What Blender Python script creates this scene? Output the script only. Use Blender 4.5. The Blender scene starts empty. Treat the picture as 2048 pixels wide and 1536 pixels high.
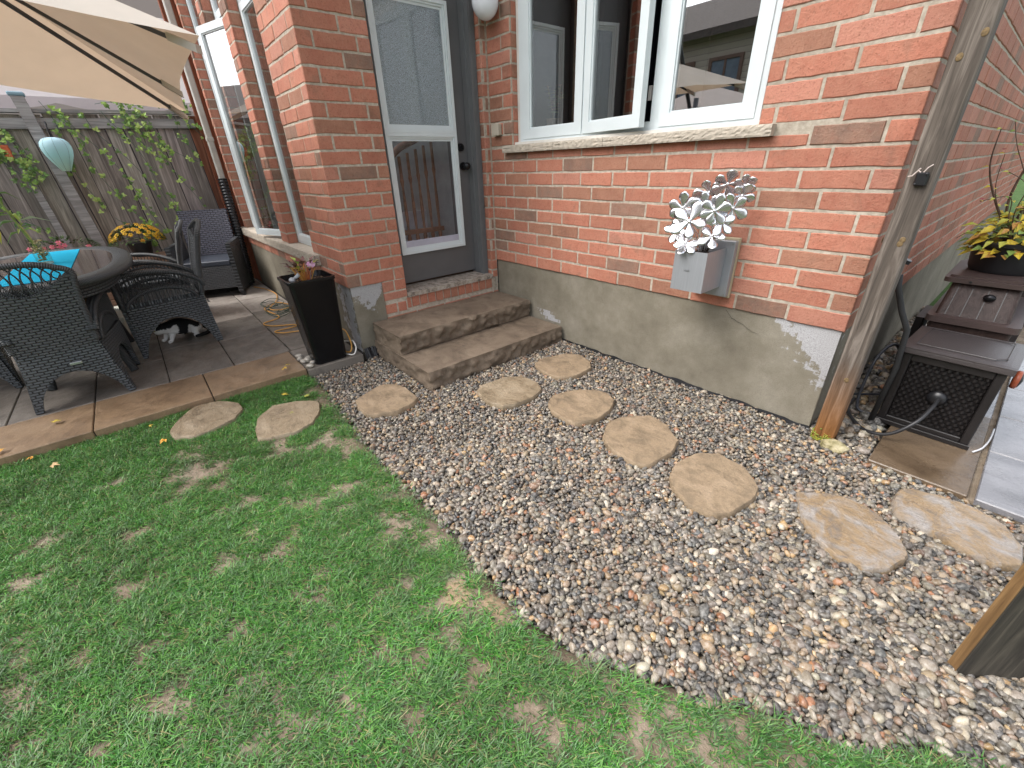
import bpy, bmesh, math, random
import numpy as np
from mathutils import Vector, Matrix, noise
random.seed(7); rng = np.random.default_rng(7)
R = math.radians
scene = bpy.context.scene
col = scene.collection

# ------------------------------------------------------------------ camera
cam_d = bpy.data.cameras.new('camera'); cam = bpy.data.objects.new('camera', cam_d); col.objects.link(cam)
scene.camera = cam
cam_d.sensor_width = 36.0; cam_d.lens = 14.789; cam_d.clip_start = 0.02; cam_d.clip_end = 500
YAW, PITCH, ROLL = -0.8797, -0.4818, -0.0359
fw = Vector((math.sin(YAW)*math.cos(PITCH), math.cos(YAW)*math.cos(PITCH), math.sin(PITCH)))
rt = Vector((math.cos(YAW), -math.sin(YAW), 0)); up = rt.cross(fw)
rt2 = rt*math.cos(ROLL)+up*math.sin(ROLL); up2 = -rt*math.sin(ROLL)+up*math.cos(ROLL)
M = Matrix((rt2, up2, -fw)).transposed().to_4x4(); M.translation = Vector((3.0794, -2.4215, 1.3234))
cam.matrix_world = M
scene.render.resolution_x = 1024; scene.render.resolution_y = 768

# ------------------------------------------------------------------ world, sun, exposure
SUN_EL, SUN_AZ = 52.0, 205.0     # azimuth clockwise from +Y (sun stands behind the camera, to its right)
w = bpy.data.worlds.new('World'); scene.world = w; w.use_nodes = True
nt = w.node_tree; bg = nt.nodes['Background']
sky = nt.nodes.new('ShaderNodeTexSky'); sky.sky_type = 'NISHITA'; sky.sun_disc = False
sky.sun_elevation = R(SUN_EL); sky.sun_rotation = R(SUN_AZ); sky.air_density = 1.0; sky.dust_density = 3.0
hs = nt.nodes.new('ShaderNodeHueSaturation'); hs.inputs['Saturation'].default_value = 0.28
nt.links.new(sky.outputs[0], hs.inputs['Color']); nt.links.new(hs.outputs[0], bg.inputs[0])
bg.inputs[1].default_value = 0.15
sd = bpy.data.lights.new('sun', 'SUN'); sd.energy = 0.75; sd.angle = R(40); sd.color = (1.0, 0.965, 0.92)
sun = bpy.data.objects.new('sun', sd); col.objects.link(sun)
sdir = Vector((math.sin(R(SUN_AZ))*math.cos(R(SUN_EL)), math.cos(R(SUN_AZ))*math.cos(R(SUN_EL)), math.sin(R(SUN_EL))))
sun.rotation_euler = sdir.to_track_quat('Z', 'Y').to_euler(); sun.location = (0, -4, 12)
scene.view_settings.view_transform = 'Standard'; scene.view_settings.look = 'None'
scene.view_settings.exposure = 1.47; scene.view_settings.gamma = 1

# ------------------------------------------------------------------ helpers
def srgb(r, g, b):
    f = lambda c: (c/255/12.92) if c/255 <= 0.04045 else ((c/255+0.055)/1.055)**2.4
    return (f(r), f(g), f(b))

class NB:
    """tiny node builder"""
    def __init__(s, name):
        s.m = bpy.data.materials.new(name); s.m.use_nodes = True; s.t = s.m.node_tree
        s.b = s.t.nodes['Principled BSDF']; s.out = s.t.nodes['Material Output']; s._c = None
    def n(s, typ, **kw):
        o = s.t.nodes.new('ShaderNode'+typ)
        for k, v in kw.items():
            if k.startswith('i_'):
                o.inputs[k[2:].replace('_', ' ')].default_value = v
            else: setattr(o, k, v)
        return o
    def l(s, a, b): s.t.links.new(a, b)
    def coord(s, scale=(1, 1, 1), uv=False, obj=True, rot=(0, 0, 0)):
        tc = s.n('TexCoord'); mp = s.n('Mapping'); mp.inputs['Scale'].default_value = scale; mp.inputs['Rotation'].default_value = rot
        s.l(tc.outputs['UV' if uv else 'Object'], mp.inputs[0]); return mp.outputs[0]
    def noise(s, scale, detail=4, rough=0.55, vec=None, dist=0.0):
        o = s.n('TexNoise', i_Scale=scale, i_Detail=detail, i_Roughness=rough, i_Distortion=dist)
        s.l(vec if vec is not None else s.coord(), o.inputs['Vector']); return o.outputs[0]
    def ramp(s, f, stops):
        o = s.n('ValToRGB'); e = o.color_ramp.elements
        while len(e) < len(stops): e.new(0.5)
        for q, (p, c) in zip(e, stops):
            q.position = p; q.color = (*c, 1) if not isinstance(c, (int, float)) else (c, c, c, 1)
        s.l(f, o.inputs[0]); return o.outputs[0]
    def mix(s, f, a, b, mode='MIX'):
        o = s.n('Mix', data_type='RGBA', blend_type=mode)
        for sock, v in ((o.inputs[0], f), (o.inputs[6], a), (o.inputs[7], b)):
            if isinstance(v, (int, float)): sock.default_value = v
            elif isinstance(v, tuple): sock.default_value = (*v, 1) if len(v) == 3 else v
            else: s.l(v, sock)
        return o.outputs[2]
    def math(s, op, a, b=0.0, c=0.0):
        o = s.n('Math', operation=op)
        for i, v in enumerate((a, b, c)):
            if isinstance(v, (int, float)): o.inputs[i].default_value = v
            else: s.l(v, o.inputs[i])
        return o.outputs[0]
    def attr(s, name, typ='GEOMETRY'):
        return s.n('Attribute', attribute_name=name, attribute_type=typ).outputs[0]
    def rnd(s): return s.n('ObjectInfo').outputs['Random']
    def bump(s, h, strength=0.5, dist=0.01):
        o = s.n('Bump', i_Strength=strength, i_Distance=dist); s.l(h, o.inputs['Height'])
        if s._c is not None: s.l(s._c, o.inputs['Normal'])
        s._c = o.outputs[0]; s.l(o.outputs[0], s.b.inputs['Normal']); return o
    def base(s, v, rough=0.6, spec=None, metal=0):
        for k, x in (('Base Color', v), ('Roughness', rough), ('Metallic', metal), ('Specular IOR Level', spec)):
            if x is None: continue
            if isinstance(x, tuple): s.b.inputs[k].default_value = (*x, 1)
            elif isinstance(x, (int, float)): s.b.inputs[k].default_value = x
            else: s.l(x, s.b.inputs[k])
        return s

def simple(name, c, rough=0.6, spec=None, metal=0, var=0.12, scale=8, bump=0.0, bs=60):
    n = NB(name); f = n.noise(scale)
    k = n.ramp(f, [(0.3, tuple(x*(1-var) for x in c)), (0.7, tuple(min(1, x*(1+var)) for x in c))])
    n.base(k, rough, spec, metal)
    if bump: n.bump(n.noise(bs), bump, 0.004)
    return n.m

class MB:
    def __init__(s): s.v = []; s.f = []; s.mi = []; s.c = []; s.uv = []
    def add(s, verts, faces, mi=0, c=None, uvs=None):
        o = len(s.v); s.v += [tuple(p) for p in verts]
        for i, f in enumerate(faces):
            s.f.append(tuple(o+q for q in f)); s.mi.append(mi); s.c.append(c or (1, 1, 1))
        s.uv += (uvs if uvs is not None else [(0, 0)]*len(verts))
        return s
    def box(s, x0, x1, y0, y1, z0, z1, mi=0, c=None, bev=0.0):
        if bev:
            b = bev; vs = []; fs = []
            pts = []
            for sx in (0, 1):
                for sy in (0, 1):
                    for sz in (0, 1):
                        X = (x0, x1)[sx]; Y = (y0, y1)[sy]; Z = (z0, z1)[sz]
                        dx = b if sx == 0 else -b; dy = b if sy == 0 else -b; dz = b if sz == 0 else -b
                        pts += [(X, Y+dy, Z+dz), (X+dx, Y, Z+dz), (X+dx, Y+dy, Z)]
            bm = bmesh.new(); bv = [bm.verts.new(p) for p in pts]
            r = bmesh.ops.convex_hull(bm, input=bv); bm.normal_update()
            bm.verts.index_update()
            vs = [v.co[:] for v in bm.verts]; fs = [[v.index for v in f.verts] for f in bm.faces]; bm.free()
            return s.add(vs, fs, mi, c)
        v = [(x0, y0, z0), (x1, y0, z0), (x1, y1, z0), (x0, y1, z0), (x0, y0, z1), (x1, y0, z1), (x1, y1, z1), (x0, y1, z1)]
        return s.add(v, [(0, 3, 2, 1), (4, 5, 6, 7), (0, 1, 5, 4), (1, 2, 6, 5), (2, 3, 7, 6), (3, 0, 4, 7)], mi, c)
    def tube(s, pts, r, n=8, mi=0, c=None, cap=True, closed=False):
        P = [Vector(p) for p in pts]; m = len(P); vs = []; rr = r if isinstance(r, (list, tuple)) else [r]*m
        nrm = None; L = 0; uv = []
        for i, p in enumerate(P):
            if closed: t = P[(i+1) % m]-P[i-1]
            else: t = P[min(i+1, m-1)]-P[max(i-1, 0)]
            t = t.normalized() if t.length > 1e-9 else Vector((0, 0, 1))
            if nrm is None: nrm = t.orthogonal().normalized()
            nrm = (nrm-t*nrm.dot(t)); nrm = nrm.normalized() if nrm.length > 1e-6 else t.orthogonal().normalized()
            b = t.cross(nrm)
            if i: L += (p-P[i-1]).length
            for k in range(n):
                a = 2*math.pi*k/n; vs.append(p+(nrm*math.cos(a)+b*math.sin(a))*rr[i]); uv.append((L, k/n*rr[i]*6.3))
        fs = []
        rng_ = m if closed else m-1
        for i in range(rng_):
            j = (i+1) % m
            for k in range(n): fs.append((i*n+k, i*n+(k+1) % n, j*n+(k+1) % n, j*n+k))
        if cap and not closed: fs += [tuple(range(n-1, -1, -1)), tuple((m-1)*n+k for k in range(n))]
        return s.add(vs, fs, mi, c, uv)
    def cyl(s, p0, p1, r0, r1=None, n=20, mi=0, c=None): return s.tube([p0, p1], [r0, r1 if r1 is not None else r0], n, mi, c)
    def sphere(s, c0, r, sc=(1, 1, 1), n=14, m=9, mi=0, c=None, fn=None):
        vs = []; fs = []
        for i in range(m+1):
            th = math.pi*i/m
            for k in range(n):
                a = 2*math.pi*k/n; d = Vector((math.sin(th)*math.cos(a), math.sin(th)*math.sin(a), math.cos(th)))
                q = Vector((d.x*sc[0], d.y*sc[1], d.z*sc[2]))*r*(fn(d) if fn else 1); vs.append(q+Vector(c0))
        for i in range(m):
            for k in range(n): fs.append((i*n+k, (i+1)*n+k, (i+1)*n+(k+1) % n, i*n+(k+1) % n))
        return s.add(vs, fs, mi, c)
    def lathe(s, prof, c0=(0, 0, 0), n=24, mi=0, c=None):
        vs = []; fs = []
        for r, z in prof:
            for k in range(n): a = 2*math.pi*k/n; vs.append((c0[0]+r*math.cos(a), c0[1]+r*math.sin(a), c0[2]+z))
        for i in range(len(prof)-1):
            for k in range(n): fs.append((i*n+k, i*n+(k+1) % n, (i+1)*n+(k+1) % n, (i+1)*n+k))
        return s.add(vs, fs, mi, c)
    def prism(s, poly, z0, z1, mi=0, c=None):
        n = len(poly); vs = [(x, y, z0) for x, y in poly]+[(x, y, z1) for x, y in poly]
        fs = [tuple(range(n-1, -1, -1)), tuple(range(n, 2*n))]+[(i, (i+1) % n, n+(i+1) % n, n+i) for i in range(n)]
        return s.add(vs, fs, mi, c)
    def sheet(s, fn, nu, nv, th=0.0, mi=0, c=None, uvf=None):
        """fn(u,v)->point, u,v in 0..1; thickness by offsetting along the normal"""
        P = [[Vector(fn(i/nu, j/nv)) for j in range(nv+1)] for i in range(nu+1)]
        vs = []; fs = []; uv = []; W = nv+1
        N = []
        for i in range(nu+1):
            for j in range(nv+1):
                a = P[min(i+1, nu)][j]-P[max(i-1, 0)][j]; b = P[i][min(j+1, nv)]-P[i][max(j-1, 0)]
                q = a.cross(b); q = q.normalized() if q.length > 1e-12 else Vector((0, 0, 1)); N.append(q)
        for sgn in ((0.5, -0.5) if th else (0,)):
            for i in range(nu+1):
                for j in range(nv+1):
                    vs.append(P[i][j]+N[i*W+j]*th*sgn); uv.append(uvf(P[i][j]) if uvf else (i/nu, j/nv))
        for i in range(nu):
            for j in range(nv): fs.append((i*W+j, (i+1)*W+j, (i+1)*W+j+1, i*W+j+1))
        if th:
            o = (nu+1)*W
            for i in range(nu):
                for j in range(nv): fs.append((o+i*W+j, o+i*W+j+1, o+(i+1)*W+j+1, o+(i+1)*W+j))
            for i in range(nu):
                fs.append((i*W, o+i*W, o+(i+1)*W, (i+1)*W)); a = i*W+nv; b = (i+1)*W+nv; fs.append((a, b, o+b, o+a))
            for j in range(nv):
                fs.append((j, j+1, o+j+1, o+j)); a = nu*W+j; fs.append((a, o+a, o+a+1, a+1))
        return s.add(vs, fs, mi, c, uv)
    def leaf(s, p, d, n_, L, W, c=None, mi=0, curl=0.3):
        p = Vector(p); d = Vector(d).normalized(); n_ = Vector(n_); sd_ = d.cross(n_); sd_ = sd_.normalized() if sd_.length > 1e-6 else d.orthogonal().normalized(); nn = sd_.cross(d)
        a = p; q1 = p+d*L*.45+sd_*W*.5+nn*L*.08; q2 = p+d*L*.45-sd_*W*.5+nn*L*.08; m_ = p+d*L*.5-nn*L*.02; e = p+d*L-nn*L*curl
        return s.add([a, q1, m_, q2, e], [(0, 1, 2), (0, 2, 3), (1, 4, 2), (3, 2, 4)], mi, c)
    def build(s, name, mats, parent=None, smooth=False, loc=None, fix=True):
        me = bpy.data.meshes.new(name); me.from_pydata(s.v, [], s.f)
        if not isinstance(mats, (list, tuple)): mats = [mats]
        for m_ in mats: me.materials.append(m_)
        me.polygons.foreach_set('material_index', s.mi)
        if any(x != (1, 1, 1) for x in s.c):
            at = me.color_attributes.new('col', 'FLOAT_COLOR', 'CORNER'); buf = []
            for f, c_ in zip(s.f, s.c): buf += [c_[0], c_[1], c_[2], 1.0]*len(f)
            at.data.foreach_set('color', buf)
        if any(u != (0, 0) for u in s.uv):
            ul = me.uv_layers.new(name='UVMap'); buf = []
            for f in s.f:
                for i in f: buf += list(s.uv[i])
            ul.data.foreach_set('uv', buf)
        if smooth: me.polygons.foreach_set('use_smooth', [True]*len(s.f))
        me.update()
        if fix:
            bm = bmesh.new(); bm.from_mesh(me); bmesh.ops.recalc_face_normals(bm, faces=bm.faces); bm.to_mesh(me); bm.free()
        o = bpy.data.objects.new(name, me); col.objects.link(o)
        if parent: o.parent = parent
        if loc: o.location = loc
        return o

def autosmooth(o, ang=35):
    me = o.data; me.polygons.foreach_set('use_smooth', [True]*len(me.polygons))
    bm = bmesh.new(); bm.from_mesh(me)
    for e in bm.edges:
        if len(e.link_faces) != 2 or e.calc_face_angle(0) > R(ang): e.smooth = False
    bm.to_mesh(me); bm.free(); return o
def tag(o, label=None, cat=None, group=None, kind=None):
    if label: o['label'] = label
    if cat: o['category'] = cat
    if group: o['group'] = group
    if kind: o['kind'] = kind
    return o
def empty(name, loc=(0, 0, 0), rz=0.0, label=None, cat=None, group=None):
    o = bpy.data.objects.new(name, None); col.objects.link(o); o.location = loc; o.rotation_euler = (0, 0, rz)
    o.empty_display_size = 0.1
    return tag(o, label, cat, group)
def copy_tree(o, parent=None):
    c = o.copy(); col.objects.link(c); c.parent = parent
    for ch in list(o.children): copy_tree(ch, c)
    return c
def fbm(x, y, z, s=1.0): return noise.fractal(Vector((x*s, y*s, z*s)), 1.0, 2.0, 4)
def npmesh(name, V, F, mat, colors=None, smooth=True, uv=None):
    me = bpy.data.meshes.new(name); nv = len(V); nf = len(F); k = F.shape[1]
    me.vertices.add(nv); me.vertices.foreach_set('co', V.astype(np.float32).ravel())
    me.loops.add(nf*k); me.loops.foreach_set('vertex_index', F.astype(np.int32).ravel())
    me.polygons.add(nf); me.polygons.foreach_set('loop_start', np.arange(0, nf*k, k, dtype=np.int32))
    me.polygons.foreach_set('use_smooth', np.full(nf, smooth))
    me.update(calc_edges=True)
    if colors is not None:
        at = me.color_attributes.new('col', 'FLOAT_COLOR', 'POINT')
        cc = np.ones((nv, 4), np.float32); cc[:, :3] = colors; at.data.foreach_set('color', cc.ravel())
    me.materials.append(mat); o = bpy.data.objects.new(name, me); col.objects.link(o); return o
def inpoly(x, y, poly):
    x = np.asarray(x); y = np.asarray(y); r = np.zeros(x.shape, bool); n = len(poly)
    for i in range(n):
        x0, y0 = poly[i]; x1, y1 = poly[(i+1) % n]
        c = ((y0 > y) != (y1 > y)) & (x < (x1-x0)*(y-y0)/((y1-y0) if y1 != y0 else 1e-9)+x0); r ^= c
    return r

H = 0.0875; Z0 = 0.56                      # brick course height, height of the first course
zk = lambda k: Z0+k*H
TOP = 30                                   # courses built brick by brick (up to 3.18 m)
# ------------------------------------------------------------------ materials
def mat_brick():
    n = NB('red clay brick'); c = n.attr('col')
    v = n.coord(); f = n.noise(9, 6, .65, v); g = n.noise(110, 3, .7, v)
    st = n.noise(30, 4, .6, n.coord(scale=(6, 6, 1)))
    a = n.mix(n.ramp(f, [(.38, 0.), (.68, .75)]), c, n.mix(.5, c, (.52, .27, .18)))
    h = n.noise(28, 6, .75, v); a = n.mix(n.ramp(h, [(.50, 0.), (.68, .40)]), a, (.27, .085, .05))
    bl = n.noise(6.5, 5, .6, v, .6); a = n.mix(n.ramp(bl, [(.58, 0.), (.70, .42)]), a, (.20, .12, .085))
    b = n.mix(n.ramp(g, [(.56, 0.), (.70, .6)]), a, (.15, .055, .035))
    b = n.mix(n.ramp(st, [(.55, 0.), (.8, .3)]), b, (.52, .32, .24))
    w = n.noise(220, 2, .5, v); b = n.mix(n.ramp(w, [(.73, 0.), (.78, .7)]), b, (.6, .5, .42))
    dz = n.noise(1.3, 5, .65, v); b = n.mix(n.ramp(dz, [(.48, 0.), (.72, .35)]), b, n.mix(1.0, b, (.62, .60, .60), 'MULTIPLY'))
    n.base(b, .75, .35); n.bump(n.noise(45, 6, .75, v), .9, .007); n.bump(g, .7, .003); return n.m
def mat_mortar():
    n = NB('grey mortar'); f = n.noise(40, 5, .6)
    big = n.noise(1.7, 5, .65); n.base(n.mix(n.ramp(big, [(.45, 0.), (.68, .5)]), n.ramp(f, [(.3, srgb(158, 148, 133)), (.7, srgb(200, 190, 175))]), srgb(128, 116, 102)), .9, .2); n.bump(n.noise(160, 4, .7), .8, .004); return n.m
def mat_parging():
    n = NB('trowelled cement parging'); v = n.coord()
    f = n.noise(3.5, 6, .6, v); g = n.noise(260, 3, .6, v); k = n.noise(18, 5, .65, v)
    c = n.ramp(f, [(.3, srgb(114, 108, 95)), (.5, srgb(132, 126, 112)), (.72, srgb(148, 142, 129))])
    c = n.mix(n.ramp(k, [(.35, .25), (.7, 0.)]), c, srgb(92, 84, 70))
    # pale efflorescence near the outer corners: a bleached patch with a ragged edge
    at = n.attr('col'); e = n.math('ADD', n.n('SeparateColor').outputs[0], 0)
    sep = n.n('SeparateColor'); n.l(at, sep.inputs[0]); e = n.math('ADD', sep.outputs[0], n.math('MULTIPLY', n.math('SUBTRACT', k, .5), .9))
    m_ = n.ramp(e, [(.50, 0.), (.56, 1.)])
    c = n.mix(n.math('MULTIPLY', m_, .85), c, n.ramp(g, [(.3, srgb(158, 158, 160)), (.7, srgb(186, 186, 190))]))
    c = n.mix(n.ramp(g, [(.3, .35), (.5, 0.)]), c, srgb(80, 74, 62))
    n.base(c, .85, .25); n.bump(n.noise(8, 4, .6, v), .3, .01); n.bump(g, .55, .002); return n.m
def mat_stone(name, cols, rough=.7, spec=.4, scale=5, slate=.5, wet=0.0, fine=.4):
    n = NB(name); v = n.coord(); rnd = n.rnd()
    off = n.n('VectorMath', operation='ADD'); n.l(v, off.inputs[0]); cx = n.n('CombineXYZ'); n.l(n.math('MULTIPLY', rnd, 17.), cx.inputs[0]); n.l(n.math('MULTIPLY', rnd, 9.), cx.inputs[1]); n.l(cx.outputs[0], off.inputs[1])
    v2 = off.outputs[0]
    f = n.noise(scale, 7, .62, v2, .8); st = n.noise(scale*1.7, 8, .72, n_map(n, v2, (1, 1.7, 1)), .5)
    g = n.noise(150, 3, .6, v)
    L = len(cols); c = n.ramp(f, [(.28+.46*i/(L-1), cols[i]) for i in range(L)])
    c = n.mix(n.ramp(st, [(.5, 0.), (.68, .45)]), c, tuple(x*.45 for x in cols[0]))
    c = n.mix(n.ramp(g, [(.35, .22), (.55, 0.)]), c, tuple(x*.4 for x in cols[0]))
    r = rough
    if wet: r = n.ramp(n.noise(7, 5, .6, v2, .5), [(.42, wet), (.62, rough)])
    n.base(c, r, spec); n.bump(st, slate, .008); n.bump(n.noise(24, 5, .65, v2, .6), slate*.8, .005); n.bump(g, fine, .0015); return n.m
def n_map(n, v, sc, rot=(0, 0, .6)):
    mp = n.n('Mapping'); mp.inputs['Scale'].default_value = sc; mp.inputs['Rotation'].default_value = rot; n.l(v, mp.inputs[0]); return mp.outputs[0]
def mat_wood(name, dark, mid, light, axis='z', rough=.75, wetz=None, sc=1.0, usecol=False):
    n = NB(name); s1 = {'z': (26, 26, 1.6), 'x': (1.6, 26, 26), 'y': (26, 1.6, 26)}[axis]
    v = n.coord(scale=tuple(q*sc for q in s1)); f = n.noise(1.6, 6, .62, v, 1.0); kn = n.noise(2.2, 3, .5)
    rnd = n.attr('col')
    c = n.ramp(f, [(.25, dark), (.5, mid), (.75, light)])
    big = n.noise(1.1*sc, 4, .6); c = n.mix(n.ramp(big, [(.4, 0.), (.7, .5)]), c, tuple(q*.55 for q in mid))
    if usecol: c = n.mix(1.0, c, rnd, 'MULTIPLY')
    if wetz is not None:
        lo, hi, orange = wetz
        tc = n.n('TexCoord'); sp = n.n('SeparateXYZ'); n.l(tc.outputs['Object'], sp.inputs[0])
        z = n.math('ADD', sp.outputs[2], n.math('MULTIPLY', n.math('SUBTRACT', f, .5), .28))
        c = n.mix(n.ramp(z, [(lo, 1.), (hi, 0.)]), c, n.ramp(f, [(.3, tuple(q*.35 for q in orange)), (.55, orange), (.8, tuple(min(1, q*1.5) for q in orange))]))
    n.base(c, rough, .3); n.bump(f, .6, .004); return n.m
def mat_weave(name, c, rough=.45, su=1.0, spec=.5):
    n = NB(name); v = n.coord(uv=True, scale=(su, su, su))
    br = n.n('TexBrick', offset=.5, offset_frequency=2, squash=1.0); br.inputs['Scale'].default_value = 1.0
    br.inputs['Brick Width'].default_value = .044; br.inputs['Row Height'].default_value = .0175; br.inputs['Mortar Size'].default_value = .0045; br.inputs['Mortar Smooth'].default_value = 1.0
    br.inputs['Color1'].default_value = (1, 1, 1, 1); br.inputs['Color2'].default_value = (.8, .8, .8, 1); br.inputs['Mortar'].default_value = (0, 0, 0, 1)
    n.l(v, br.inputs['Vector'])
    c2 = n.mix(br.outputs['Fac'], n.mix(n.noise(14, 4), c, tuple(x*1.8 for x in c)), tuple(x*.15 for x in c))
    inv = n.math('SUBTRACT', 1.0, br.outputs['Fac'])
    n.base(c2, rough, spec); n.bump(inv, 1.0, .006); return n.m
def mat_glass(name='window glass', fac=.46, tint=(.92, .97, .96), fk=.7):
    n = NB(name); tr = n.n('BsdfTransparent'); tr.inputs[0].default_value = (*tint, 1); gl = n.n('BsdfGlossy'); gl.inputs['Roughness'].default_value = .0
    lw = n.n('LayerWeight', i_Blend=.35); mx = n.n('MixShader')
    bp = n.n('Bump', i_Strength=.02, i_Distance=.01); n.l(n.noise(1.6, 2), bp.inputs['Height']); n.l(bp.outputs[0], gl.inputs['Normal'])
    f = n.math('MINIMUM', n.math('ADD', n.math('MULTIPLY', lw.outputs['Fresnel'], fk), fac), 1.0)
    n.l(f, mx.inputs[0]); n.l(tr.outputs[0], mx.inputs[1]); n.l(gl.outputs[0], mx.inputs[2]); n.l(mx.outputs[0], n.out.inputs[0]); return n.m
def mat_leafy(name, rough=.5):
    n = NB(name); c = n.attr('col'); n.base(n.mix(n.ramp(n.noise(40, 3), [(.3, 0.), (.8, .4)]), c, n.mix(.5, c, (.5, .5, .2))), rough, .35)
    n.b.inputs['Subsurface Weight'].default_value = 0.0; return n.m
def mat_cloth(name, c, trans=.35, rough=.9, ct=None):
    n = NB(name); f = n.noise(5, 5); k = n.ramp(f, [(.3, tuple(x*.93 for x in c)), (.7, c)]); k2 = n.ramp(f, [(.3, tuple(x*.93 for x in ct)), (.7, ct)]) if ct else k
    df = n.n('BsdfDiffuse'); tl = n.n('BsdfTranslucent'); mx = n.n('MixShader'); mx.inputs[0].default_value = trans
    n.l(k, df.inputs[0]); n.l(k2, tl.inputs[0]); n.l(df.outputs[0], mx.inputs[1]); n.l(tl.outputs[0], mx.inputs[2])
    bp = n.n('Bump', i_Strength=.15, i_Distance=.004); n.l(n.noise(300, 2), bp.inputs['Height']); n.l(bp.outputs[0], df.inputs['Normal']); n.l(mx.outputs[0], n.out.inputs[0]); return n.m

BRICK = mat_brick(); MORTAR = mat_mortar(); PARGE = mat_parging()
WHITE = simple('white painted vinyl', (.62, .675, .69), .32, .5, var=.03, bump=.05)
FILL = simple('cream limestone', srgb(176, 166, 152), .85, .3, var=.14, scale=30, bump=.7, bs=70)
DOORGREY = simple('grey door paint', srgb(92, 91, 92), .42, .45, var=.05, bump=.06, bs=120)
CASING = simple('grey door frame paint', srgb(104, 105, 106), .38, .5, var=.05)
BLACK = simple('black plastic', (.012, .012, .014), .35, .5)
BLACKM = simple('black metal', (.02, .02, .022), .3, .5, metal=.6)
GLASS = mat_glass()
GREEN_TINT = simple('pale blue window spacer', (.35, .55, .60), .3, .5)
BARK = simple('brown stem', (.10, .06, .04), .8, var=.3, scale=40)
LEAF = mat_leafy('leaf green')
SOILM = simple('potting soil', (.035, .024, .018), .95, .1, var=.6, scale=90, bump=1., bs=90)

# ------------------------------------------------------------------ the house
house = empty('brick_house', (0, 0, 0), 0, 'red brick house with white windows, grey back door and parged foundation', 'house')
def brick_colour():
    r = random.random(); k = random.uniform(.86, 1.12)
    if r < .07: return (.22*k, .140*k, .105*k)
    if r < .20: return (.33*k, .155*k, .10*k)
    if r < .36: return (.48*k, .205*k, .145*k)
    return (.45*k, .174*k, .114*k)
def add_brick(mb, O, U, N, u0, u1, z0, z1, c, d=.014):
    """one clay brick: wavy front face, worn edges. O origin, U along, N outward"""
    if u1-u0 < .012: return
    j = lambda a=.0012: random.uniform(-a, a)
    push = random.uniform(-.0018, .0018)
    nu = max(1, int((u1-u0)/.045)); P = lambda u, z, n_: (O[0]+U[0]*u+N[0]*n_, O[1]+U[1]*u+N[1]*n_, z)
    rows = []
    us = [u0+(u1-u0)*i/nu for i in range(nu+1)]
    us = [u+(j(.0015) if 0 < i < nu else j(.0006)) for i, u in enumerate(us)]
    ins = .0035
    def ui(i): return min(max(us[i], u0+ins), u1-ins)
    lowz = [z0+j(.0022) for _ in us]; topz = [z1+j(.0016) for _ in us]
    vs = []
    for i in range(nu+1): vs.append(P(us[i], lowz[i], -d))
    for i in range(nu+1): vs.append(P(us[i], lowz[i], -.0035+push))
    for i in range(nu+1): vs.append(P(ui(i), lowz[i]+ins, push+j(.0006)))
    for i in range(nu+1): vs.append(P(ui(i), topz[i]-ins*.8, push+j(.0006)))
    for i in range(nu+1): vs.append(P(us[i], topz[i], -.0035+push))
    for i in range(nu+1): vs.append(P(us[i], topz[i], -d))
    W = nu+1; fs = []
    for r_ in range(5):
        for i in range(nu): fs.append((r_*W+i, r_*W+i+1, (r_+1)*W+i+1, (r_+1)*W+i))
    fs.append((0, W, 4*W, 5*W)); fs.append((W, 2*W, 3*W, 4*W))
    a = nu; fs.append((a, 5*W+a, 4*W+a, W+a)); fs.append((W+a, 4*W+a, 3*W+a, 2*W+a))
    mb.add(vs, fs, 0, c)
MJ = .0125   # mortar joint
def brick_wall(mb, O, U, N, L, k0, k1, holes=(), par=0, s0=0.0, left_end=True):
    """courses of bricks; the joint pattern is keyed from u = L (a corner). holes: (u0,u1,z0,z1)"""
    for k in range(k0, k1):
        z0 = zk(k)+MJ/2; z1 = zk(k+1)-MJ/2
        if k == k0: z0 = zk(k)
        u = L; first = True
        while u > s0+.01:
            ln = .267 if ((k+par) % 2 == 0 or not first) else .102
            a = max(s0, u-ln); b0 = a+(MJ if a > s0 else 0); b1 = u
            if first: b0 = a+(MJ if a > s0 else 0)
            segs = [(b0, b1)]
            for (h0, h1, hz0, hz1) in holes:
                if z1 > hz0+.02 and z0 < hz1-.02 and z0 > hz0-.03:
                    ns = []
                    for (p, q) in segs:
                        if q <= h0 or p >= h1: ns.append((p, q)); continue
                        if p < h0: ns.append((p, h0))
                        if q > h1: ns.append((h1, q))
                    segs = ns
            c = brick_colour()
            for (p, q) in segs:
                zz0, zz1 = z0, z1
                for (h0, h1, hz0, hz1) in holes:      # bricks cut by sill or lintel lines
                    if q > h0+.001 and p < h1-.001:
                        if zz0 < hz0 < zz1: zz1 = hz0
                        if zz0 < hz1 < zz1: zz0 = hz1
                add_brick(mb, O, U, N, p, q, zz0, zz1, c)
            u = a; first = False
def slab(mb, O, U, N, u0, u1, z0, z1, d0=-.0038, d1=-.10, mi=1):
    P = lambda u, z, n_: (O[0]+U[0]*u+N[0]*n_, O[1]+U[1]*u+N[1]*n_, z)
    v = [P(u0, z0, d0), P(u1, z0, d0), P(u1, z0, d1), P(u0, z0, d1), P(u0, z1, d0), P(u1, z1, d0), P(u1, z1, d1), P(u0, z1, d1)]
    mb.add(v, [(0, 3, 2, 1), (4, 5, 6, 7), (0, 1, 5, 4), (1, 2, 6, 5), (2, 3, 7, 6), (3, 0, 4, 7)], mi)
W_ = 2.657; DY = -1.373; ZT = zk(TOP)
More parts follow.
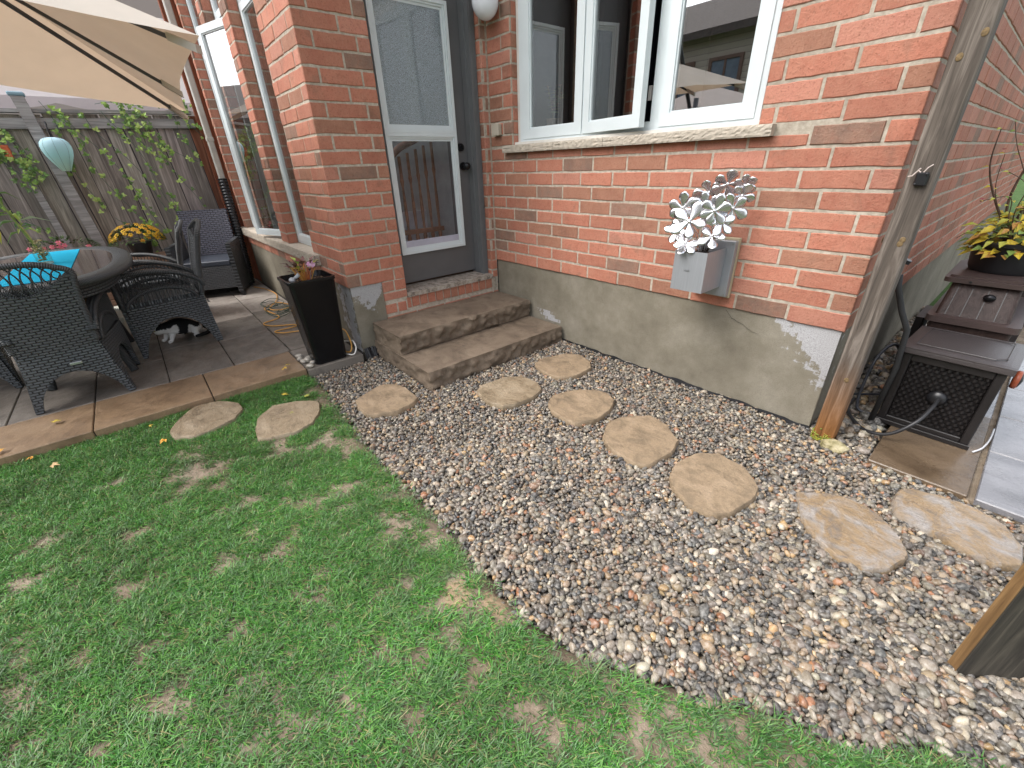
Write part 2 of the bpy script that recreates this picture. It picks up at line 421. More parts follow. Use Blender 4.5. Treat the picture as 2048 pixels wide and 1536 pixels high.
# main wall (y=0, faces -Y): window opening x .265..2.061, z 1.452..2.75
mw = MB(); O = (0, 0); U = (1, 0); N = (0, -1)
win = (.265, 2.061, 1.454, 2.75)
brick_wall(mw, O, U, N, W_, 0, TOP, [win, (.185, 2.142, 1.40, 1.452)])
e = .0040
slab(mw, O, U, N, -.02, W_-e, Z0+.004, 1.40); slab(mw, O, U, N, -.02, .265-e, 1.40, 2.75); slab(mw, O, U, N, 2.061+e, W_-e, 1.40, 2.75); slab(mw, O, U, N, -.02, W_-e, 2.75, ZT)
# reveals of the window
brick_wall(mw, (.265, 0), (0, 1), (1, 0), .085, 10, 25, [], 0, .015); slab(mw, (.265, .0), (0, 1), (1, 0), .008, .09, 1.452, 2.75, -.0065, -.05)
brick_wall(mw, (2.061, 0), (0, 1), (-1, 0), .085, 10, 25, [], 0, .015); slab(mw, (2.061, .0), (0, 1), (-1, 0), .008, .09, 1.452, 2.75, -.0065, -.05)
mw.build('wall', [BRICK, MORTAR], house)
# side wall (x=W_, faces +X)
sw = MB(); O = (W_, 9.0); U = (0, -1); N = (1, 0)
brick_wall(sw, O, U, N, 9.0-.015, 0, TOP, [], 1); slab(sw, O, U, N, 0, 9.0-.012, Z0+.004, ZT)
sw.build('wall', [BRICK, MORTAR], house)
# door wall (x=0, faces +X) from y=DY to y=0; u measured from y=0 towards -Y
dw = MB(); O = (0, -.0); U = (0, -1); N = (1, 0); DL = -DY
door = (.06, .925, .40, 3.0)
pier = (1.118, DL+.01, .0, Z0)
brick_wall(dw, O, U, N, DL-.0005, 0, TOP, [door], 1, .012)
brick_wall(dw, O, U, N, 1.118, -6, 0, [door, (.0, .945, .28, .41)], 0, .0)
slab(dw, O, U, N, .925+e, DL-e, Z0, ZT); slab(dw, O, U, N, .925+e, 1.118-e, -.05, Z0); slab(dw, O, U, N, .003, .060-e, .40, ZT); slab(dw, O, U, N, .003, .925+e, -.05, .300); slab(dw, O, U, N, .06-e, .925+e, 3.0, ZT)
# rowlock course under the threshold, stretcher course below
u = .07
while u < .93:
    add_brick(dw, O, U, (1, 0), u, min(u+.0655, .935), .317, .402, brick_colour() if random.random() < .2 else (.44*random.uniform(.85, 1.1), .17, .11)); u += .0755
dw.box(-.09, -.008, -.94, -.02, .300, .396, 1)
# reveals of the door opening (right one faces -Y, visible) and left one
brick_wall(dw, (0, -.06), (-1, 0), (0, -1), .078, -2, 28, [], 0, .015); slab(dw, (0, -.06), (-1, 0), (0, -1), .008, .09, .40, 3.0, -.0065, -.05)
brick_wall(dw, (0, -.925), (-1, 0), (0, 1), .078, -2, 28, [], 0, .015); slab(dw, (0, -.925), (-1, 0), (0, 1), .008, .09, .40, 3.0, -.0065, -.05)
dw.box(-.05, -.0022, -.0145, .003, .0, ZT, 1)
dw.build('wall', [BRICK, MORTAR], house)
# bay wall (y=DY, faces -Y) x from -3.27 to 0, three tall openings
bw = MB(); O = (-3.27, DY); U = (1, 0); N = (0, -1); BL = 3.27
opens = [(-1.351, -.66), (-2.188, -1.56), (-3.19, -2.366)]
SILLT = .735; holes = [(a+BL, b+BL, SILLT, 3.3) for a, b in opens]+[(-3.36+BL, -.52+BL, .655, .735)]
brick_wall(bw, O, U, N, BL-.015, 0, TOP, holes, 0)
slab(bw, O, U, N, 0, BL-.012, Z0+.004, .655)
xs = [-3.27]+[q for ab in sorted(opens) for q in ab]+[-.012]
for i in range(0, len(xs), 2): slab(bw, O, U, N, xs[i]+(e if i else 0)+BL, xs[i+1]-e+BL, .655, ZT)
for a, b in opens:
    brick_wall(bw, (a, DY), (0, 1), (1, 0), .085, 2, TOP, [], 0, .015); slab(bw, (a, DY), (0, 1), (1, 0), .008, .10, SILLT, ZT, -.0065, -.04)
    brick_wall(bw, (b, DY), (0, 1), (-1, 0), .085, 2, TOP, [], 0, .015); slab(bw, (b, DY), (0, 1), (-1, 0), .008, .10, SILLT, ZT, -.0065, -.04)
bw.build('wall', [BRICK, MORTAR], house)
# left end of the bay
lw_ = MB(); brick_wall(lw_, (-3.27, DY+.015), (0, 1), (-1, 0), 2.4, 0, TOP, [], 1); slab(lw_, (-3.27, DY+.012), (0, 1), (-1, 0), 0, 2.4, Z0, ZT, -.0038, -.03); lw_.build('wall', [BRICK, MORTAR], house)
# upper storey (out of the picture, shades the yard) and roof
up_m = NB('upper storey brick'); tb = up_m.n('TexBrick'); tb.inputs['Scale'].default_value = 1; tb.inputs['Brick Width'].default_value = .267; tb.inputs['Row Height'].default_value = .0875; tb.inputs['Mortar Size'].default_value = .005
tb.inputs['Color1'].default_value = (.46, .155, .09, 1); tb.inputs['Color2'].default_value = (.36, .14, .09, 1); tb.inputs['Mortar'].default_value = (.4, .36, .3, 1)
up_m.l(up_m.coord(rot=(R(90), 0, 0)), tb.inputs[0]); up_m.base(tb.outputs[0], .8, .3)
us_ = MB(); us_.box(0.0, W_, 0, 9, ZT+.002, 5.6); us_.box(-3.27, -.001, .3, 9, ZT+.002, 5.6); us_.box(-3.27, -3.1, DY, .299, ZT+.002, 5.6); us_.box(-.12, -.001, DY, .299, ZT+.002, 5.6); us_.box(-3.099, -.121, DY, DY+.12, ZT+.002, 5.6); us_.build('upper_wall', up_m.m, house)
rf = MB(); rf.box(-.121, W_+.4, DY-.4, 9.4, 5.6, 5.75); rf.box(-3.7, -.1215, .3, 9.4, 5.6, 5.75); rf.box(-3.7, -3.1, DY-.4, .2995, 5.6, 5.75); rf.build('roof', simple('dark roof shingle', (.06, .06, .065), .9), house)  # roof gap over the hollow storey, shaped to let daylight into the hall
# foundation: parged concrete, set back 12 mm, with an efflorescence mask in 'col'
def parge(mb, fn, nu, nv, mask, amp=.004):
    P = []
    for i in range(nu+1):
        for j in range(nv+1):
            x, y, z, nx, ny = fn(i/nu, j/nv); a = fbm(x*3, y*3, z*3)*amp; P.append((x+nx*a, y+ny*a, z))
    W2 = nv+1; o = len(mb.v); mb.v += P; mb.uv += [(0, 0)]*len(P)
    for i in range(nu):
        for j in range(nv):
            mb.f.append((o+i*W2+j, o+(i+1)*W2+j, o+(i+1)*W2+j+1, o+i*W2+j+1)); mb.mi.append(0)
            x, y, z, _, _ = fn((i+.5)/nu, (j+.5)/nv); v = mask(x, y, z); mb.c.append((v, v, v*.999))
ff = MB()
def mk1(x, y, z):   # main wall: bleached triangle under the last bricks, running down the corner, scraped area by the steps
    t = (x-2.30)/.30*.5+(z-.30)/.25*.42
    t = max(0, min(1, t)) if x > 2.25 else 0
    s2 = max(0, .95-abs(x-.66)/.34-abs(z-.19+.22*(x-.6))/.10)
    s3 = max(0, .62-abs(z-.30)/.045) if x < .45 else 0
    return max(t, s2, s3, .02)
parge(ff, lambda u, v: (u*(W_-.012), .012, -.12+v*(Z0+.12), 0, -1), 90, 26, mk1, .005)
parge(ff, lambda u, v: (W_-.012, .012+u*9, -.12+v*(Z0+.12), 1, 0), 60, 10, lambda x, y, z: .42 if y < .9 and z > .2 else .3, .004)
parge(ff, lambda u, v: (-.012, DY+.012+u*(1.373-.012-1.118), -.12+v*(Z0+.12), 1, 0), 14, 30, lambda x, y, z: max(0, min(1, .30+(z-.38)/.30*.75+.25*fbm(y*3, z*3, 4))) if z > .2 else .0, .005)
parge(ff, lambda u, v: (-3.27+.01+u*(3.27-.022), DY+.012, -.12+v*(Z0+.12), 0, -1), 90, 18, lambda x, y, z: max(.02, .66-abs(x+.12)*1.2), .006)
parge(ff, lambda u, v: (-3.258, DY+.012+u*2.3, -.12+v*(Z0+.12), -1, 0), 10, 6, lambda x, y, z: .05, .004)
fo = ff.build('foundation', PARGE, house, smooth=True, fix=False)
# black waterproofing membrane peeping out below the parging
mm = MB()
def ragged(x0, x1, y, dirx, z1=.03):
    n_ = 40; P = []
    for i in range(n_+1):
        t = i/n_; q = x0+(x1-x0)*t; P.append((q, .016+.006*fbm(q*9, 0, 0)))
    return P
mm.sheet(lambda u, v: (.80+u*1.85, -.004-.014*(1-v)+.007*fbm(u*25, 0, 1), -.02+v*(.045+.012*fbm(u*18, 3, 1))), 60, 3, .003)
mm.build('membrane', BLACK, house); mm = MB(); mm.sheet(lambda u, v: (.004+.028*(1-v)+.008*fbm(u*14, 0, 5), -1.36+u*.10, .0+v*(.085+.02*fbm(u*8, 3, 1))), 20, 4, .003)
mm.build('membrane', BLACK, house)
ck = MB()
def crack(pts, wd=.0016):
    P = cr0(pts)
    for i in range(len(P)-1):
        a_, b_ = P[i], P[i+1]; n1 = .0005+wd*.5*(1-i/len(P)); y_ = .0035
        ck.add([(a_[0], y_, a_[1]-n1), (b_[0], y_, b_[1]-n1), (b_[0], y_, b_[1]+n1), (a_[0], y_, a_[1]+n1)], [(0, 1, 2, 3)])
def cr0(pts):
    o_ = []
    for i in range(len(pts)-1):
        for j in range(6): t = j/6; o_.append((pts[i][0]*(1-t)+pts[i+1][0]*t, pts[i][1]*(1-t)+pts[i+1][1]*t+random.uniform(-.002, .002)))
    return o_+[pts[-1]]
crack([(2.09, .545), (2.13, .505), (2.20, .482), (2.25, .455), (2.29, .452)]); ck.build('crack', BLACK, house); ck = MB(); crack([(1.2, .55), (1.22, .49), (1.20, .44), (1.23, .40)], .001); ck.build('crack', BLACK, house)

# limestone sills
sl = MB()
def rocksill(mb, x0, x1, y0, y1, z0, z1):
    mb.sheet(lambda u, v: (x0+(x1-x0)*u, y0-.003*abs(fbm(u*(x1-x0)*60, v*4, 2))+.012*max(0, abs(v-.5)-.30)+.0035*fbm(u*(x1-x0)*45, v*5, 7), z0+(z1-z0)*v), max(8, int((x1-x0)*90)), 6)
    mb.box(x0, x1, y0+.004, y1, z0+.001, z1-.001)
for a, b in ((.185, .735), (.739, 1.162), (1.166, 2.142)): rocksill(sl, a, b, -.042, .07, 1.400, 1.450)
sl.build('window_sill', FILL, house)
sl = MB()
for a, b in ((-3.36, -2.40), (-2.396, -1.46), (-1.456, -.52)): rocksill(sl, a, b, DY-.042, DY+.12, .657, .735)
sl.build('window_sill', FILL, house)

# --- windows
def frame_rect(mb, O, U, N, u0, u1, z0, z1, w, d0, d1, mi=0, wb=None, wt=None, step=True):
    """rectangular frame in the plane O,U with outward N, from depth d0 (back) to d1 (front); members butt end to end"""
    wb = wb or w; wt = wt or w
    def bx(a, b, c, d, e0, e1):
        P = lambda u, z, n_: (O[0]+U[0]*u+N[0]*n_, O[1]+U[1]*u+N[1]*n_, z)
        v = [P(a, c, e1), P(b, c, e1), P(b, c, e0), P(a, c, e0), P(a, d, e1), P(b, d, e1), P(b, d, e0), P(a, d, e0)]
        mb.add(v, [(0, 3, 2, 1), (4, 5, 6, 7), (0, 1, 5, 4), (1, 2, 6, 5), (2, 3, 7, 6), (3, 0, 4, 7)], mi)
    bx(u0, u0+w, z0, z1, d0, d1); bx(u1-w, u1, z0, z1, d0, d1); bx(u0+w, u1-w, z0, z0+wb, d0, d1); bx(u0+w, u1-w, z1-wt, z1, d0, d1)
    if step:
        s_ = .009; bx(u0+w, u0+w+s_, z0+wb, z1-wt, d0, d1-.008); bx(u1-w-s_, u1-w, z0+wb, z1-wt, d0, d1-.008)
        bx(u0+w+s_, u1-w-s_, z0+wb, z0+wb+s_, d0, d1-.008); bx(u0+w+s_, u1-w-s_, z1-wt-s_, z1-wt, d0, d1-.008)
def quad(O, U, N, u0, u1, z0, z1, d, name, mat, parent, th=.004):
    mb = MB(); P = lambda u, z, n_: (O[0]+U[0]*u+N[0]*n_, O[1]+U[1]*u+N[1]*n_, z)
    v = [P(u0, z0, d), P(u1, z0, d), P(u1, z1, d), P(u0, z1, d)]
    mb.add(v, [(0, 1, 2, 3)]); return mb.build(name, mat, parent, fix=False)
def windowpart(name, O, U, N, u0, u1, z0, z1, sashes, fw_=.03, d0=-.05, d1=0., sill_face=.0):
    """house > window > frame, sash, pane"""
    mb = MB(); frame_rect(mb, O, U, N, u0, u1, z0, z1, fw_, d0, d1, step=False)
    w_ = mb.build('window', WHITE, house)
    for (a, b, c, d, hinge, ang, prof) in sashes:
        s_ = MB()
        if hinge is None: O2, U2, N2, a2, b2 = O, U, N, a, b
        else:
            # sash turned out about a vertical hinge
            Ux, Uy = U; sg = 1 if hinge == 'l' else -1
            hu = a if hinge == 'l' else b
            hx = O[0]+U[0]*hu+N[0]*.0; hy = O[1]+U[1]*hu+N[1]*.0
            ca, sa = math.cos(ang), math.sin(ang)
            U2 = (U[0]*ca+N[0]*sa*sg, U[1]*ca+N[1]*sa*sg); N2 = (N[0]*ca-U[0]*sa*sg, N[1]*ca-U[1]*sa*sg)
            O2 = (hx-U2[0]*hu, hy-U2[1]*hu); a2, b2 = a, b
        frame_rect(s_, O2, U2, N2, a2, b2, c, d, prof, -.035, .006)
        so = s_.build('sash', WHITE, w_)
        quad(O2, U2, N2, a2+prof, b2-prof, c+prof, d-prof, -.012, 'pane', GLASS, w_)
    return w_
# main window, frame face at y=.05
WO = (0, .05); wn = windowpart('w', WO, (1, 0), (0, -1), .298, 2.04, 1.470, 2.62,
    [(.346, .908, 1.486, 2.60, None, 0, .062), (.920, 1.425, 1.486, 2.60, 'l', R(9.5), .060), (1.487, 2.012, 1.484, 2.60, None, 0, .062)], .046, -.06, 0)
mu = MB(); mu.box(.909, .919, .052, .10, 1.516, 2.575); mu.box(1.427, 1.486, .052, .10, 1.516, 2.575); mu.build('mullion', WHITE, wn)
lk = MB(); lk.box(1.395, 1.415, .055, .075, 1.62, 1.69); lk.build('latch', simple('beige latch', (.5, .45, .42), .5), wn)
# jamb fillers between brick and frame
jf = MB(); jf.box(.266, .297, .058, .10, 1.455, 2.66); jf.box(2.041, 2.060, .058, .10, 1.455, 2.66); jf.box(.266, 2.06, .045, .10, 2.621, 2.749); jf.box(.266, 2.060, .02, .12, 1.452, 1.469); jf.build('window_trim', simple('cream sealant trim', (.62, .60, .55), .6), house)
# bay windows: A fixed, B open, C fixed (frame face y = -1.28)
BO = (0, -1.284)
def baywin(a, b, open_):
    sash = [(a+.03, b-.03, .765, 2.44, 'r' if open_ else None, R(18), .05), (a+.03, b-.03, 2.50, 3.15, None, 0, .05)]
    return windowpart('w', BO, (1, 0), (0, -1), a+.006, b-.006, .740, 3.17, sash, .03, -.06, 0)
for (a, b), op in zip(opens, (False, True, False)):
    wb_ = baywin(a, b, op)
    t_ = MB(); t_.box(a+.037, b-.037, -1.284, -1.22, 2.45, 2.495); t_.build('mullion', WHITE, wb_)

# --- door (faces +X). leaf face x=-.16
dr = MB(); dr.box(-.205, -.16, -.945, -.800, .472, 2.62); dr.box(-.205, -.16, -.287, -.13, .472, 2.62); dr.box(-.205, -.16, -.7999, -.2871, .472, .748); dr.box(-.205, -.16, -.7999, -.2871, 1.50, 1.60); dr.box(-.205, -.16, -.7999, -.2871, 2.30, 2.62); door_o = dr.build('door', DOORGREY, house)
lt = MB()   # white moulded light frame, raised, two openings
DO = (-.16, 0); DU = (0, -1); DN = (1, 0)
def dframe(mb, u0, u1, z0, z1, w):
    frame_rect(mb, DO, DU, DN, u0, u1, z0, z1, w*.45, 0, .026, step=False); 
    frame_rect(mb, DO, DU, DN, u0+w*.45, u1-w*.45, z0+w*.45, z1-w*.45, w*.25, 0, .018, step=False)
    frame_rect(mb, DO, DU, DN, u0+w*.70, u1-w*.70, z0+w*.70, z1-w*.70, w*.30, 0, .010, step=False)
dframe(lt, .238, .848, .700, 1.549, .052); dframe(lt, .238, .848, 1.5495, 2.35, .052)
lt.build('light_frame', WHITE, door_o)
scr = NB('insect screen with painted ripple'); wv = scr.n('TexWave', wave_type='BANDS', bands_direction='Z', i_Scale=70., i_Distortion=11., i_Detail=3.); wv.inputs['Detail Scale'].default_value = 3.  # pale and dark bands paint the rippled reflection of the upper pane
scr.l(scr.coord(), wv.inputs[0]); scr.base(scr.ramp(wv.outputs[0], [(.25, srgb(70, 84, 92)), (.75, srgb(190, 206, 214))]), .35, .5)
tr = scr.n('BsdfTransparent'); ms = scr.n('MixShader'); ms.inputs[0].default_value = .58; scr.l(tr.outputs[0], ms.inputs[1]); scr.l(scr.b.outputs[0], ms.inputs[2]); scr.l(ms.outputs[0], scr.out.inputs[0])
scr.bump(wv.outputs[0], .3, .004)
quad(DO, DU, DN, .292, .795, 1.602, 2.297, .004, 'pane', mat_glass('door glass', .42, (.9, .95, .98)), door_o)
quad(DO, DU, DN, .292, .795, 1.602, 2.297, .009, 'screen', scr.m, door_o)
quad(DO, DU, DN, .292, .795, .752, 1.497, .004, 'pane', mat_glass('door glass lower', .02, (.95, .97, 1), .25), door_o)
bt = MB(); bt.box(-.158, -.150, -.795, -.292, .752, .800); bt.build('ventilation_bar', simple('lilac grey plastic', (.42, .42, .50), .4), door_o)
kb = MB(); kb.cyl((-.16, -.185, 1.319), (-.150, -.185, 1.319), .031, n=24); kb.cyl((-.150, -.185, 1.319), (-.120, -.185, 1.319), .012, n=16)
kb.sphere((-.098, -.185, 1.319), .029, (.85, 1, 1), 20, 14); autosmooth(kb.build('knob', BLACKM, door_o))
kb = MB(); kb.cyl((-.16, -.195, 1.455), (-.146, -.195, 1.455), .031, .028, n=24); kb.cyl((-.146, -.195, 1.455), (-.138, -.195, 1.455), .015, n=16); kb.box(-.138, -.124, -.2, -.19, 1.437, 1.473); autosmooth(kb.build('deadbolt', BLACKM, door_o))
cs = MB()
for (y0, y1) in ((-.118, -.064), (-.990, -.930)): cs.box(-.075, -.055, y0, y1, .43, 2.72)
cs.box(-.22, -.0752, -.118, -.100, .43, 2.70); cs.box(-.158, -.100, -.131, -.1182, .45, 2.66); cs.box(-.22, -.0752, -.975, -.957, .43, 2.70)
for q in (-.075, -.089, -.103): cs.box(-.0551, -.0505, q-.0025, q+.0025, .43, 2.72)
cs.box(-.075, -.055, -.9302, -.1178, 2.63, 2.72); cs.build('door_frame', CASING, house)
th = MB()
th.sheet(lambda u, v: (-.20+.215*u, -.925+.862*v, .448-.010*u+.001*fbm(u*20, v*60, 0)), 6, 20); th.box(-.02, .016, -.925, -.063, .404, .4375); th.box(-.20, -.0202, -.925, -.063, .40, .436)
n = NB('weathered threshold'); n.base(n.ramp(n.noise(26, 6, .7), [(.35, srgb(96, 88, 80)), (.5, srgb(158, 148, 136)), (.7, srgb(180, 172, 162))]), .8, .3); n.bump(n.noise(90), .5, .003)
th.build('threshold', n.m, house)

# --- interior shell behind the glass (dark rooms)
INT = simple('interior wall paint', (.34, .36, .37), .9, .2); FLR = simple('interior wood floor', (.10, .06, .04), .4)
INK = simple('kitchen wall darkened for reflections', (.045, .06, .08), .8, .2)  # kitchen darkness put into the wall colour so pane reflections dominate
ins = MB()
ins.box(.0, 2.62, 3.2, 3.3, .3, 2.9); ins.box(-.2, 0, .12, 3.2, .3, 2.9); ins.box(2.55, 2.64, .12, 3.2, .3, 2.9); ins.box(0, 2.55, .12, 3.2, 2.80, 2.9)
ins.build('interior_wall', INK, house); ins = MB()
ins.box(-3.2, -.201, .12, .2, .3, 3.2)
ins.build('interior_wall', INT, house)
fl_ = MB(); fl_.box(-3.24, 2.60, .13, 3.2, .38, .46); fl_.box(-3.24, -.26, -1.22, .13, .38, .46); fl_.build('interior_floor', FLR, house)
dk = simple('dark curtain cloth', (.015, .018, .03), .9)
cu = MB(); cu.sheet(lambda u, v: (.86+.10*u, .20+.55*u+.02*math.sin(u*30), 1.3+1.4*v), 20, 2); cu.build('curtain', dk, house)
# white door standing open inside, seen through the left sash
tr_ = empty('stair_railing', (-.75, -.55, .46), 0, 'brown turned wood stair railing seen through lower glass of back door', 'railing')
WD = simple('varnished oak', (.30, .16, .10), .45, .4, var=.3, scale=20)
def baluster(h, r=.017):
    return [(r*1.1, 0), (r*1.1, .14*h), (r*.7, .17*h), (r*1.2, .22*h), (r*.6, .30*h), (r*.95, .48*h), (r*.55, .72*h), (r*1.1, .78*h), (r*.8, .80*h), (r*.8, h)]
nb = MB(); nb.lathe([(.045, 0), (.045, .25), (.03, .28), (.05, .33), (.035, .4), (.045, .62), (.03, .75), (.045, .80), (.045, 1.0), (.055, 1.02), (0.001, 1.08)], (0, -.32, 0), 16); nb.build('newel', WD, tr_, smooth=True)
for i in range(9):
    y = -.24+i*.085; b = MB(); b.lathe(baluster(.78+.028*i), (0, y, .06), 10); b.build('baluster', WD, tr_, smooth=True)
hr = MB(); hr.tube([(0, -.32, .88), (0, -.05, .90), (0, .12, 1.02), (0, .48, 1.16)], .03, 8); hr.build('handrail', WD, tr_, smooth=True)
br_ = MB(); br_.box(-.02, .02, -.30, .48, .30, .34); br_.box(-.02, .02, -.30, .48, .02, .06); br_.build('bottom_rail', WD, tr_)
sk = MB(); sk.box(-1.20, -1.18, -.9, -.0, .47, .92); tag(sk.build('white_cabinet', simple('white cabinet paint', (.70, .70, .72), .5)), 'white panel standing behind the brown stair railing', 'cabinet')

# --- downspout and drain on the left end of the bay
ds = MB(); ds.box(-3.40, -3.325, -1.46, -1.40, 1.24, 4.5, bev=.008)
ds.box(-3.405, -3.32, -1.465, -1.395, 1.66, 1.70, bev=.004); dso = ds.build('downspout', simple('weathered beige downspout', srgb(176, 172, 164), .55, var=.12), house)
pr = MB(); P = []; rr = []
for i in range(150):
    t = i/149; z = 1.27-1.20*t; x = -3.36+.10*t+.06*math.sin(t*3.1); y = -1.43-.06*t; P.append((x, y, z)); rr.append(.047+.006*math.cos(i*2*math.pi/4.0))
pr.tube(P, rr, 16); pr.build('drain_pipe', BLACK, dso, smooth=True)

# ------------------------------------------------------------------ ground, lawn, patio, gravel
EDGE = [(-.075, -1.812), (.212, -1.79), (.514, -1.818), (.821, -1.838), (1.082, -1.855), (1.361, -1.869), (1.596, -1.856), (1.825, -1.859), (1.985, -1.863), (2.119, -1.873), (2.203, -1.877), (2.28, -1.881), (2.411, -1.87), (2.513, -1.867), (2.615, -1.831), (2.742, -1.76), (2.804, -1.73), (2.909, -1.677), (2.997, -1.604), (3.077, -1.556), (3.167, -1.518), (3.253, -1.451), (3.332, -1.361), (3.423, -1.31), (3.6, -1.2), (4.6, -.9)]
LAWN = [(.028, -1.80)]+EDGE[1:]+[(4.6, -4.6), (.028, -4.6)]
GRAVEL = [(.066, -1.802)]+EDGE[1:-1]+[(3.6, -.14), (3.293, -.135), (2.925, -.052), (2.915, .3), (2.88, .5), (2.88, 3.0), (2.64, 3.0), (2.64, .02), (-.01, .02), (-.012, -1.36), (.066, -1.36)]
soil = NB('muddy soil'); v = soil.coord(); f = soil.noise(14, 6, .65, v)
sc = soil.ramp(f, [(.3, srgb(104, 92, 78)), (.5, srgb(136, 122, 106)), (.7, srgb(160, 146, 130))])
sc = soil.mix(soil.ramp(soil.noise(2.2, 3, .5, v), [(.4, 0.), (.6, .6)]), sc, srgb(104, 92, 74))
sp_ = None
for (cx_, cy_, r_) in ((2.20, -1.98, .07), (2.33, -1.905, .06)):
    gm_ = soil.n('VectorMath', operation='DISTANCE'); soil.l(soil.n('TexCoord').outputs['Object'], gm_.inputs[0]); gm_.inputs[1].default_value = (cx_, cy_, .02)
    q_ = soil.math('ADD', gm_.outputs['Value'], soil.math('MULTIPLY', soil.math('SUBTRACT', f, .5), .12)); sc = soil.mix(soil.ramp(q_, [(r_*.6, 1.), (r_, 0.)]), sc, srgb(154, 134, 108))
soil.base(sc, .8, .25); soil.bump(f, .8, .014); soil.bump(soil.noise(150, 4, .7, v), .7, .004); SOIL = soil.m
gr = NB('distant turf'); gr.base(gr.ramp(gr.noise(6, 6, .6), [(.3, (.03, .06, .015)), (.7, (.07, .13, .03))]), .9, .2); gr.bump(gr.noise(60), .8, .02)
g = MB(); g.box(-120, 120, -120, 120, -.5, -.09); tag(g.build('ground', gr.m), kind='structure')
def soilz(x, y):
    e_ = y-np.interp(x, [q[0] for q in EDGE], [q[1] for q in EDGE]); t = max(0, min(1, (e_+.02)/.10))
    return .018-.075*t+.006*fbm(x*1.8, y*1.8, 0)+.003*fbm(x*9, y*9, 0)
g = MB(); g.sheet(lambda u, v: (.028+5*u, -.9-4.5*v, soilz(.028+5*u, -.9-4.5*v)), 200, 180); tag(g.build('lawn_soil', SOIL, smooth=True), kind='structure')
dg = simple('dark wet gravel bed', (.05, .043, .036), .9, .2, var=.4, scale=60)
gp = GRAVEL; g = MB(); g.prism([(-.02, .1), (-.02, -1.9), (2.0, -1.86), (2.7, -1.76), (3.7, -1.15), (3.7, 3), (2.6, 3), (2.6, .1)], -.12, -.012)
tag(g.build('gravel_bed', dg), kind='structure')

# patio: pavers .392 x .6 in strips along x, warm border stones along the lawn, z .07
PAV = mat_stone('grey slate paver', [srgb(90, 84, 78), srgb(120, 113, 105), srgb(138, 131, 122)], .55, .5, 3.2, .45, wet=.28)
PAVB = mat_stone('tan border paver', [srgb(104, 84, 64), srgb(142, 118, 92), srgb(158, 136, 110)], .55, .45, 3.0, .45, wet=.4)
PAVG = mat_stone('dry grey paver', [srgb(120, 112, 104), srgb(158, 150, 142), srgb(170, 162, 154)], .75, .4, 3.0, .4)
def paver(mb, x0, x1, y0, y1, z0, z1, mi=0):
    g_ = .003; x0 += g_; x1 -= g_; y0 += g_; y1 -= g_; b = .004; dz = random.uniform(-.0015, .0015); z1 += dz
    mb.box(x0, x1, y0, y1, z0, z1, mi, None, bev=b)
mb = MB()

yl = -6.5; strips = []
y = -1.785
while y > -6.3: strips.append((y-.392, y)); y -= .392
strips.append((-1.785, -1.39)); off = {0: -1.09, 1: -1.20, 2: -.98, 3: -1.0}
for i, (a, b) in enumerate(strips):
    x1 = -.425; x = off.get(i, -.98 if i % 2 else -1.2)
    while x1 > -3.62:
        mi = 2 if (x1 < -1.4 and b > -2.2 and random.random() < .75) else 0
        paver(mb, max(x, -3.62), x1, a, b, .0, .07, mi); x1 = x; x -= .6
y = -1.80
while y > -6.3: paver(mb, -.425, .026, y-.58, y, -.0, .07, 1); y -= .58
paver(mb, -.425, .062, -1.80, -1.39, -.0, .068, 0); 
pt = mb.build('patio', [PAV, PAVB, PAVG]); tag(pt, kind='structure')
mb = MB(); mb.box(-3.62, .015, -6.4, -1.365, -.1, .058); tag(mb.build('patio_bed', simple('dark joint sand', (.03, .025, .02), .95, var=.4, scale=50)), kind='structure')
# side path at the right: wet pavers
WETP = mat_stone('wet side paver', [srgb(98, 97, 100), srgb(128, 127, 130), srgb(144, 143, 146)], .30, .8, 3.5, .35, wet=.06); bs_ = WETP.node_tree.nodes['Principled BSDF']; bs_.inputs['Coat Weight'].default_value = .4; bs_.inputs['Coat Roughness'].default_value = .04; bs_.inputs['Coat IOR'].default_value = 1.7
WETB = mat_stone('brown wet side paver', [srgb(74, 60, 46), srgb(104, 88, 70), srgb(112, 96, 80)], .30, .5, 3.0, .35, wet=.12)
mb = MB(); paver(mb, 2.93, 3.276, -.135, .75, 0, .032, 1)
for (a, b) in ((-.135, .352), (.352, .812), (.812, 1.28), (1.28, 1.75), (1.75, 2.2)): paver(mb, 3.292, 3.90, a, b, 0, .032, 0); paver(mb, 3.905, 4.5, a, b, 0, .032, 0)
for i in range(4): paver(mb, 2.93, 3.276, .75+i*.46, 1.21+i*.46, 0, .030, 0)
tag(mb.build('side_path', [WETP, WETB]), kind='structure')
mb = MB(); mb.box(2.935, 4.5, -.13, 2.4, -.1, .016); tag(mb.build('side_path_bed', SOIL), kind='structure')
# lawn strip beyond the side path
mb = MB(); mb.box(3.2, 3.9, 2.3, 12, -.08, .02); tag(mb.build('side_soil', SOIL), kind='structure')

